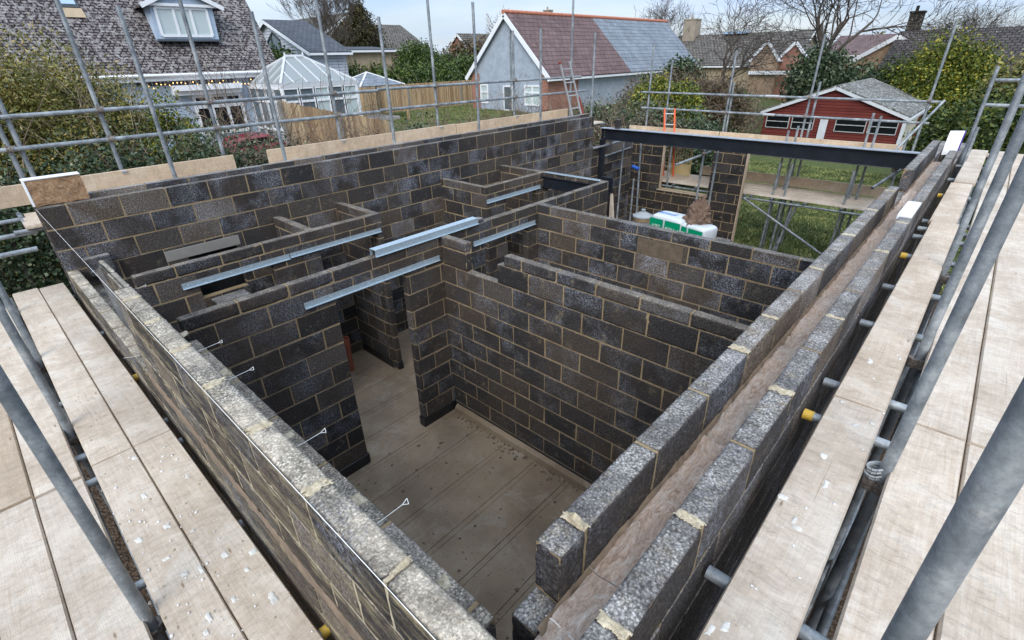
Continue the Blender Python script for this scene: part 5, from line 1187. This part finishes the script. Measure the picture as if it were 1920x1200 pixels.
t = gable_house('house', 'far reddish-roofed house peeping between the bare tree and the brown gable', -8.8, -2.5, 66, 76, -3, .7, 2.4, 'buff_brick', 'plum_roof_tile', gable='x', over=.4)
# red garage
t = gable_house('garage', 'dark red boarded garage with a shallow lichened sheet roof and dark mesh windows', -2.47, 3.65, 29.25, 37, -3.4, -1.55, -.38, 'red_shiplap', 'lichen_sheet', barge='soft_white', over=.18, bw=.13)
for (xa, w_) in ((-2.30, 1.10), (-1.05, 1.0), (.93, 1.26), (2.32, 1.12)):
    f = window(t, (xa, 29.25, -2.36), (1, 0, 0), w_, .62, 1, 'dark_pane', (.5,), .03, frame='garage_frame')
m = MB(); m.box(.24, 29.17, -3.4, .58, 29.22, -1.85); m.build('door_panel', 'soft_white', t)
m = MB(); m.box(3.60, 29.16, -3.4, 3.74, 29.24, -1.7); m.build('corner_board', 'soft_white', t); m = MB(); [m.box(3.652, 29.3+i*.5, -3.4, 3.68, 29.75+i*.5, -1.78) for i in range(9)]; m.build('side_panels', 'cream_panel', t)
m = MB(); m.box(3.66, 33.9, -3.4, 3.70, 34.4, -1.75); m.build('side_post', 'red_paint', t)
def sc(cl, k_): return [(6.802+(a-6.802)*k_, -.595+(b+.595)*k_, 1.237+(c-1.237)*k_, d*k_, e*k_, f*k_) for a, b, c, d, e, f in cl]
# red car
t = thing('parked_car', 'red car parked in front of the blue bungalow, only its roof showing over the ivy', 'car', (-16.6, 8.2, -2.75))
m = MB()
prof = [(-2.0, .35), (-1.95, .75), (-1.2, .85), (-.65, 1.32), (.55, 1.36), (1.25, .92), (1.95, .80), (2.05, .4)]
vs = []
for x in (-.82, -.70, .70, .82):
    k_ = 1 if abs(x) < .8 else .94
    for (y, z) in prof: vs.append((-16.6+x*(1 if z < .95 else .84), 8.2+y*k_, -2.78+z*k_))
n = len(prof); m.add(vs, [(i*n+j, (i+1)*n+j, (i+1)*n+j+1, i*n+j+1) for i in range(3) for j in range(n-1)]+[tuple(range(n))[::-1], tuple(range(3*n, 4*n))], 0, False); m.build('body', 'car_red', t)
m = MB()
for x in (-.835, .835): m.face([(-16.6+x*.93, 8.2+a, -2.78+b) for a, b in ((-1.0, .9), (1.05, .93), (.5, 1.27), (-.6, 1.24))])
m.face([(-16.6+a, 8.2+b, -2.78+c) for a, b, c in ((-.66, 1.22, .95), (.66, 1.22, .95), (.56, .62, 1.33), (-.56, .62, 1.33))]); m.build('windows', 'dark_pane', t)
for y in (-1.3, 1.3):
    for x in (-.8, .8): m = MB(); m.tube((-16.6+x-.09, 8.2+y, -2.3), (-16.6+x+.09, 8.2+y, -2.3), .3, 16, 0, hollow=False); m.build('wheel', 'black_rubber', t)

# ------------------------------------------------------------ vegetation
def bush(name, label, cat, clumps, n, size, mat, seed, group=None, stem=True, kind=None, twigs=0, gap=.35, fr=1.3, elong=1.6, flat=0., zg=None):
    c = np.array([k_[:3] for k_ in clumps]).mean(0); lowest = min(k_[2]-k_[5] for k_ in clumps); zg = gz(c[0], c[1]) if zg is None else zg
    t = thing(name, label, cat, (c[0], c[1], zg), group)
    if kind: t['kind'] = kind
    P = clump_points(clumps, n, seed, gap=gap, fr=fr); leaf_mesh('foliage' if mat != 'brown_scrub' else 'twig_mass', leaves(P, size, seed, elong, flat=flat), mat, t)
    rs = random.Random(seed); random.seed(seed); m = MB()
    for k_ in clumps:
        if stem: m.tube((k_[0], k_[1], zg), (k_[0]+rs.uniform(-.1, .1), k_[1]+rs.uniform(-.1, .1), k_[2]+k_[5]*.5), .05+.02*k_[3], 6, 0, hollow=False, r2=.02)
        for i in range(twigs):
            a = rs.uniform(0, 6.28); d = Vector((math.cos(a)*.7, math.sin(a)*.7, rs.uniform(.4, 1.4))); wander(m, (k_[0]+rs.uniform(-.4, .4)*k_[3], k_[1]+rs.uniform(-.4, .4)*k_[4], k_[2]-k_[5]*.5), d, rs.uniform(.8, 1.5)*max(k_[3], k_[5]), .010, 6, .3, 0, 3)
    if m.v: m.build('stems', 'bark', t)
    return t
# olive-gold conifer hedge on the left boundary
oh = [(-5.2, -1.0, -.45, 1.2, 1.2, 2.05), (-5.3, .1, -.4, 1.1, .95, 2.1), (-5.2, 1.0, -.5, 1.0, .85, 2.0), (-5.4, 1.75, -.75, .9, .7, 1.8)]
t = bush('conifer_hedge', 'big olive-gold conifer hedge filling the upper left, in front of the brown roof', 'hedge', oh, 190000, .022, 'conifer_olive', 11, gap=.9, fr=2.4, elong=3.4, twigs=3)
bush('ivy_hedge', 'dark green ivy hedge just behind the toe boards of the back scaffold', 'hedge', [(-2.7, -.5, -1.1, .7, 1.0, 1.25), (-2.7, .9, -1.0, .7, 1.0, 1.3), (-2.8, 2.3, -1.1, .7, 1.0, 1.35), (-2.9, 3.5, -1.35, .6, .8, 1.25)], 60000, .042, 'ivy_leaf', 12, gap=.6, fr=3, twigs=4, elong=1.3)
bush('ivy_bush', 'small dark ivy clump behind the middle toe board', 'bush', [(-2.6, 6.6, -.95, .45, .7, .95)], 5000, .055, 'ivy_leaf', 13, elong=1.3)
bush('orange_shrub', 'rusty orange-leaved shrub at the right end of the olive hedge', 'bush', [(-4.6, 2.35, -.45, .45, .55, 1.15)], 9000, .035, 'golden_leaf', 14, gap=.1, fr=3, twigs=10)
# bramble and bare thicket behind the back scaffold
def thicket(name, label, boxes, n, seed, mat='twig', ln=(.8, 2.0), r=.008, grav=-.05):
    random.seed(seed); m = MB()
    for i in range(n):
        b = random.choice(boxes); p = (random.uniform(b[0], b[1]), random.uniform(b[2], b[3]), random.uniform(b[4], b[5])); a = random.uniform(0, 6.28)
        wander(m, p, (math.cos(a), math.sin(a), random.uniform(.1, 1.6)), random.uniform(*ln), r*random.uniform(.5, 1.6), 7, .38, 0, 3, grav)
    return tag(m.build(name, mat), label, 'thicket', kind='stuff')
thicket('bramble', 'tangle of bare brown bramble stems behind the back scaffold', [(-4.6, -1.7, 3.4, 11, -2.2, -.6), (-4.6, -1.7, 6, 11, -2.2, -.6)], 1100, 5, ln=(.6, 1.5), r=.006)
thicket('bramble', 'long pale bramble canes arching over the left hedge', [(-3.4, -2.6, -1.2, 4.4, -.9, .1)], 75, 6, ln=(1.2, 2.2), r=.007)
thicket('bare_scrub', 'reddish bare scrub below the golden slatted fence', [(-9.5, -4.5, 5, 24, -2.9, -1.35)], 2400, 7, 'red_twig', (.8, 1.9), .012)
# young bare saplings
def bare_tree(name, label, p, h, r, seed, depth=4, kids=4, spread=.5, minr=.008, mat='bark', upb=.12, group=None, lean=(0, 0), th=.32):
    random.seed(seed); t = thing(name, label, 'tree', p, group); m = MB()
    q = Vector(p)+Vector((lean[0]*.4, lean[1]*.4, h*th)); m.tube(p, q, r, 8, 0, hollow=False, r2=r*.8, cap=False); m.build('trunk', mat, t); m = MB()
    for i in range(kids): a = 6.28*i/kids+random.uniform(-.4, .4); branch(m, q-Vector((0, 0, random.uniform(0, h*.08))), (math.cos(a)*spread+lean[0]*.2, math.sin(a)*spread+lean[1]*.2, 1), h*.27, r*.55, depth, spread, 5, upb, 3, minr)
    m.build('crown', mat, t); return t
for i, (x, y, h, r, sd_, lb) in enumerate(((-3.4, 3.0, 4.6, .028, 31, 'slim bare sapling in front of the blue bungalow wall'), (-4.2, 4.9, 4.4, .03, 32, 'twiggy bare sapling in front of the conservatory'), (-4.2, 7.0, 4.6, .035, 33, 'bare sapling with arching stems in front of the gazebo'), (-5.0, 9.0, 3.6, .03, 34, 'low bare sapling in front of the slatted fence'), (-5.0, 12.6, 4.0, .035, 35, 'bare sapling in front of the grey gable wall'), (-3.6, 1.2, 4.8, .02, 36, 'thin bare sapling against the brown tiled roof'))):
    bare_tree('bare_sapling', lb, (x, y, gz(x, y)), h, r, sd_, 3, 3, .42, .0045, 'twig', group='bare saplings along the boundary')
# laurel hedges and shrubs beyond the fences
bush('laurel_hedge', 'clipped glossy laurel hedge behind the slatted fence', 'hedge', [(-26.2, 17.5+i*2.0, -.6, 1.2, 1.4, 1.55) for i in range(6)], 40000, .10, 'laurel_leaf', 41, gap=.8, fr=1)
bush('laurel_hedge', 'second taller laurel hedge further back, beside the grey gable', 'hedge', [(-30, 31+i*2.3, -.2, 1.4, 1.6, 1.75) for i in range(5)], 22000, .12, 'laurel_leaf', 42, gap=.8, fr=1)
bush('round_shrub', 'round bright green conifer shrub above the laurel hedge', 'shrub', [(-37, 33.5, .7, 2.1, 2.1, 2.0)], 16000, .11, 'laurel_leaf', 43, gap=.3)
bush('shrub', 'green shrub between the tiled roof and the conservatory', 'shrub', [(-22.5, 13.0, .6, 1.2, 1.2, 1.3)], 5000, .11, 'laurel_leaf', 44)
bush('cypress', 'tall dark brown-green cypress leaning behind the conservatory', 'tree', [(-43.4, 31, 1.4, 3.2, 3.0, 3.0), (-43.2, 31.2, 3.5, 2.1, 2.0, 2.2), (-43.0, 31.4, 5.0, 1.0, 1.0, 1.7), (-46, 30.6, .4, 2.2, 2.2, 1.8)], 40000, .12, 'dark_conifer', 45, gap=.2, twigs=3)
bare_tree('birch', 'fine-branched bare birch left of the dark cypress', (-36.8, 25, -2), 8.6, .13, 46, 5, 5, .35, .009, group=None, upb=.22)
bare_tree('birch', 'pale bare weeping tree left of the grey gable house', (-32, 43, -2), 7.6, .14, 47, 4, 5, .5, .018, 'twig')
bush('scrub', 'brown leafless scrub behind the laurel hedge', 'scrub', [(-37, 40+i*2.6, .8, 2.2, 2.2, 2.1) for i in range(5)], 15000, .12, 'brown_scrub', 48, gap=.2, twigs=20, elong=4)
# hedges to the right of the gable house
bush('ivy_hedge', 'broad ragged ivy hedge along the back of the plot, behind the rear scaffold', 'hedge', [(-6.8, 16.4, -2.3, 1.5, 1.2, 1.35), (-5.0, 17.2, -2.1, 1.5, 1.2, 1.6), (-3.2, 17.6, -2.1, 1.5, 1.2, 1.75), (-1.6, 17.8, -2.2, 1.3, 1.1, 1.5), (-.4, 17.8, -2.3, .8, .9, 1.3)], 48000, .07, 'ivy_leaf', 51, gap=.35, fr=2, twigs=9)
thicket('bramble', 'dry brown stems laced over the ivy hedge by the rear scaffold', [(-9, -1, 14.6, 17.6, -2.8, -1.0)], 1100, 52, 'twig', (.8, 1.9), .010)
bush('golden_shrub', 'bright yellow-green shrub between the slate roof and the bare trees', 'shrub', [(-4.4, 20.6, -.9, 1.0, .9, 1.25), (-3.3, 21, -1.0, .9, .8, 1.1)], 16000, .06, 'golden_leaf', 53, gap=.25, fr=2.5, twigs=8, elong=2.4)
bush('scrub', 'brown bramble bank left of the red garage', 'scrub', [(-4.2, 27, -1.5, 1.9, 1.3, 1.5), (-6.4, 28, -1.4, 2.0, 1.5, 1.7), (-8.6, 28, -1.4, 1.8, 1.4, 1.5)], 30000, .05, 'brown_scrub', 54, gap=.3, twigs=30, elong=4)
thicket('bramble', 'dense bare canes over the bramble bank left of the red garage', [(-9, -3.2, 25.5, 28.5, -2.4, -.6)], 900, 154, 'twig', (.9, 2.1), .012)
bush('ivy_tree', 'ivy-smothered dark bush under the bare trees, right of the grey tiled house', 'bush', [(-8.2, 31, -.7, 1.3, 1.1, 1.5)], 13000, .12, 'ivy_leaf', 55, twigs=5)
bush('ivy_tree', 'dark ivy clump at the foot of the large bare tree', 'bush', [(-2.6, 38.5, -.7, 1.9, 1.6, 2.1), (-.6, 39.3, -1.3, 1.5, 1.4, 1.7)], 16000, .12, 'ivy_leaf', 56, twigs=5)
bush('conifer', 'dark green conifer behind the red garage roof', 'tree', sc([(2.2, 26.4, -1.15, 1.1, 1.1, 1.35), (3.3, 26.4, -.8, 1.0, 1.1, 1.5), (1.2, 26.6, -1.3, .9, 1.0, 1.2)], 1.5), 26000, .11, 'conifer_green', 57, gap=.3, elong=2.2, fr=.9)
bush('golden_conifer', 'tall golden-green conifer right of the red garage', 'tree', sc([(4.7, 25.0, -.4, 1.35, 1.2, 1.95), (5.6, 25.0, -.7, 1.1, 1.1, 1.8), (5.2, 24.2, -1.3, 1.0, .9, 1.2)], 1.5), 52000, .085, 'golden_leaf', 58, gap=.4, fr=1.2, elong=1.8)
bush('conifer_hedge', 'dark green conifer hedge running behind the far end of the right platform', 'hedge', [(5.6, 22.5, -1.9, 1.0, 1.1, 1.3), (6.5, 21, -1.6, 1.1, 1.2, 1.6), (7.4, 18.5, -1.5, 1.2, 1.4, 1.8), (8.6, 20.5, -1.2, 1.5, 1.4, 2.0)], 36000, .07, 'conifer_green', 59, gap=.5, elong=2.)
bush('golden_conifer', 'olive golden shrub at the far right edge behind the tubes', 'tree', [(7.0, 22.6, -.6, 1.0, 1.0, 1.5)], 9000, .07, 'conifer_olive', 60, elong=2.)
# large bare trees
bare_tree('bare_tree', 'large spreading bare tree against the sky, right of centre', (-2.6, 39, -3.1), 11.5, .22, 62, 5, 6, .62, .011, upb=.10)
bare_tree('bare_tree', 'gnarled bare tree with an arching limb, left of the large one', (-7.2, 35, -3.1), 7.6, .16, 63, 4, 5, .7, .011, upb=.04)
bare_tree('bare_tree', 'smaller bare tree top between the brown gable chimney and the dark roof', (3.2, 56, -3), 7.4, .14, 64, 4, 6, .6, .012)
bare_tree('bare_tree', 'tiny round bare tree top above the dark lichened roof', (7.6, 58, -3), 6.4, .11, 65, 4, 6, .7, .012)
bare_tree('bare_tree', 'faint bare crown behind the ridge of the plum-tiled roof', (-24, 58, -3), 10.0, .16, 66, 4, 6, .6, .014)
bare_tree('bare_tree', 'distant bare tree over the chimney of the grey tiled house', (-18.5, 70, -3), 7.4, .12, 67, 4, 6, .6, .014)
# far tree line
g = np.random.default_rng(8); cl = []
for i in range(95):
    a = rad(-88+i*1.35); d = 105+g.uniform(-12, 30); cl.append((6.8+math.sin(a)*d, -.6+math.cos(a)*d, -1+g.uniform(0, .8), 4.5, 4.5, 3.4+g.uniform(-1.2, 1.2)))
t = leaf_mesh('far_trees', leaves(clump_points(cl, 70000, 9, gap=.6, fr=.2), .34, 9, 3), 'brown_scrub'); tag(t, 'far-off brown winter tree line along the horizon', 'trees', kind='stuff')
# lawns
def grass(name, label, xr, yr, n, h, seed, zf=None):
    g = np.random.default_rng(seed); x = g.uniform(*xr, n); y = g.uniform(*yr, n); z = np.array([gz(a, b) for a, b in zip(x, y)]) if zf is None else np.full(n, zf)
    an = g.uniform(0, 6.28, n); w = g.uniform(.006, .014, n)*1.6; hh = h*g.uniform(.5, 1.4, n); ln = g.normal(size=(n, 2))*.5*hh[:, None]
    b = np.stack([x, y, z-.005], 1); s = np.stack([np.cos(an)*w, np.sin(an)*w, 0*an], 1); tp = b+np.stack([ln[:, 0], ln[:, 1], hh], 1)
    V = np.stack([b-s, b+s, tp+s*.3, tp-s*.3], 1).reshape(-1, 3); o = leaf_mesh(name, V, 'grass_blade'); return tag(o, label, 'grass', kind='stuff')
grass('grass', 'lawn grass seen through the rear openings', (-1.5, 8), (11.9, 24), 150000, .05, 71)
grass('grass', 'bright lawn in front of the slatted fence', (-23.5, -16), (17, 29.5), 40000, .07, 72)
m = MB(); rs = random.Random(12)
for i in range(900):
    x, y = rs.choice(((rs.uniform(2.9, 6), rs.uniform(11.55, 12.6)), (rs.uniform(6.6, 8.2), rs.uniform(-1, 3)), (rs.uniform(2, 7), rs.uniform(-2.2, -.3)))); w = rs.uniform(.012, .045)
    lump(m, (x, y, -3.2), (w, w*rs.uniform(.5, 1), w*.5), rs.random()*80, 5, amp=.5)
tag(m.build('rubble', 'concrete'), 'stones and rubble on the bare soil round the shell', 'rubble', kind='stuff')

thicket('bramble', 'brown bramble canes over the ivy, in front of the red car and brown fence', [(-4.6, -1.9, 2.2, 6.5, -1.6, -.35)], 520, 205, 'twig', (.5, 1.2), .006)
thicket('bramble', 'bramble bank at the left end of the red garage', [(-6.5, -2.8, 27.5, 32, -3.2, -1.7)], 700, 206, 'twig', (.8, 1.8), .012)
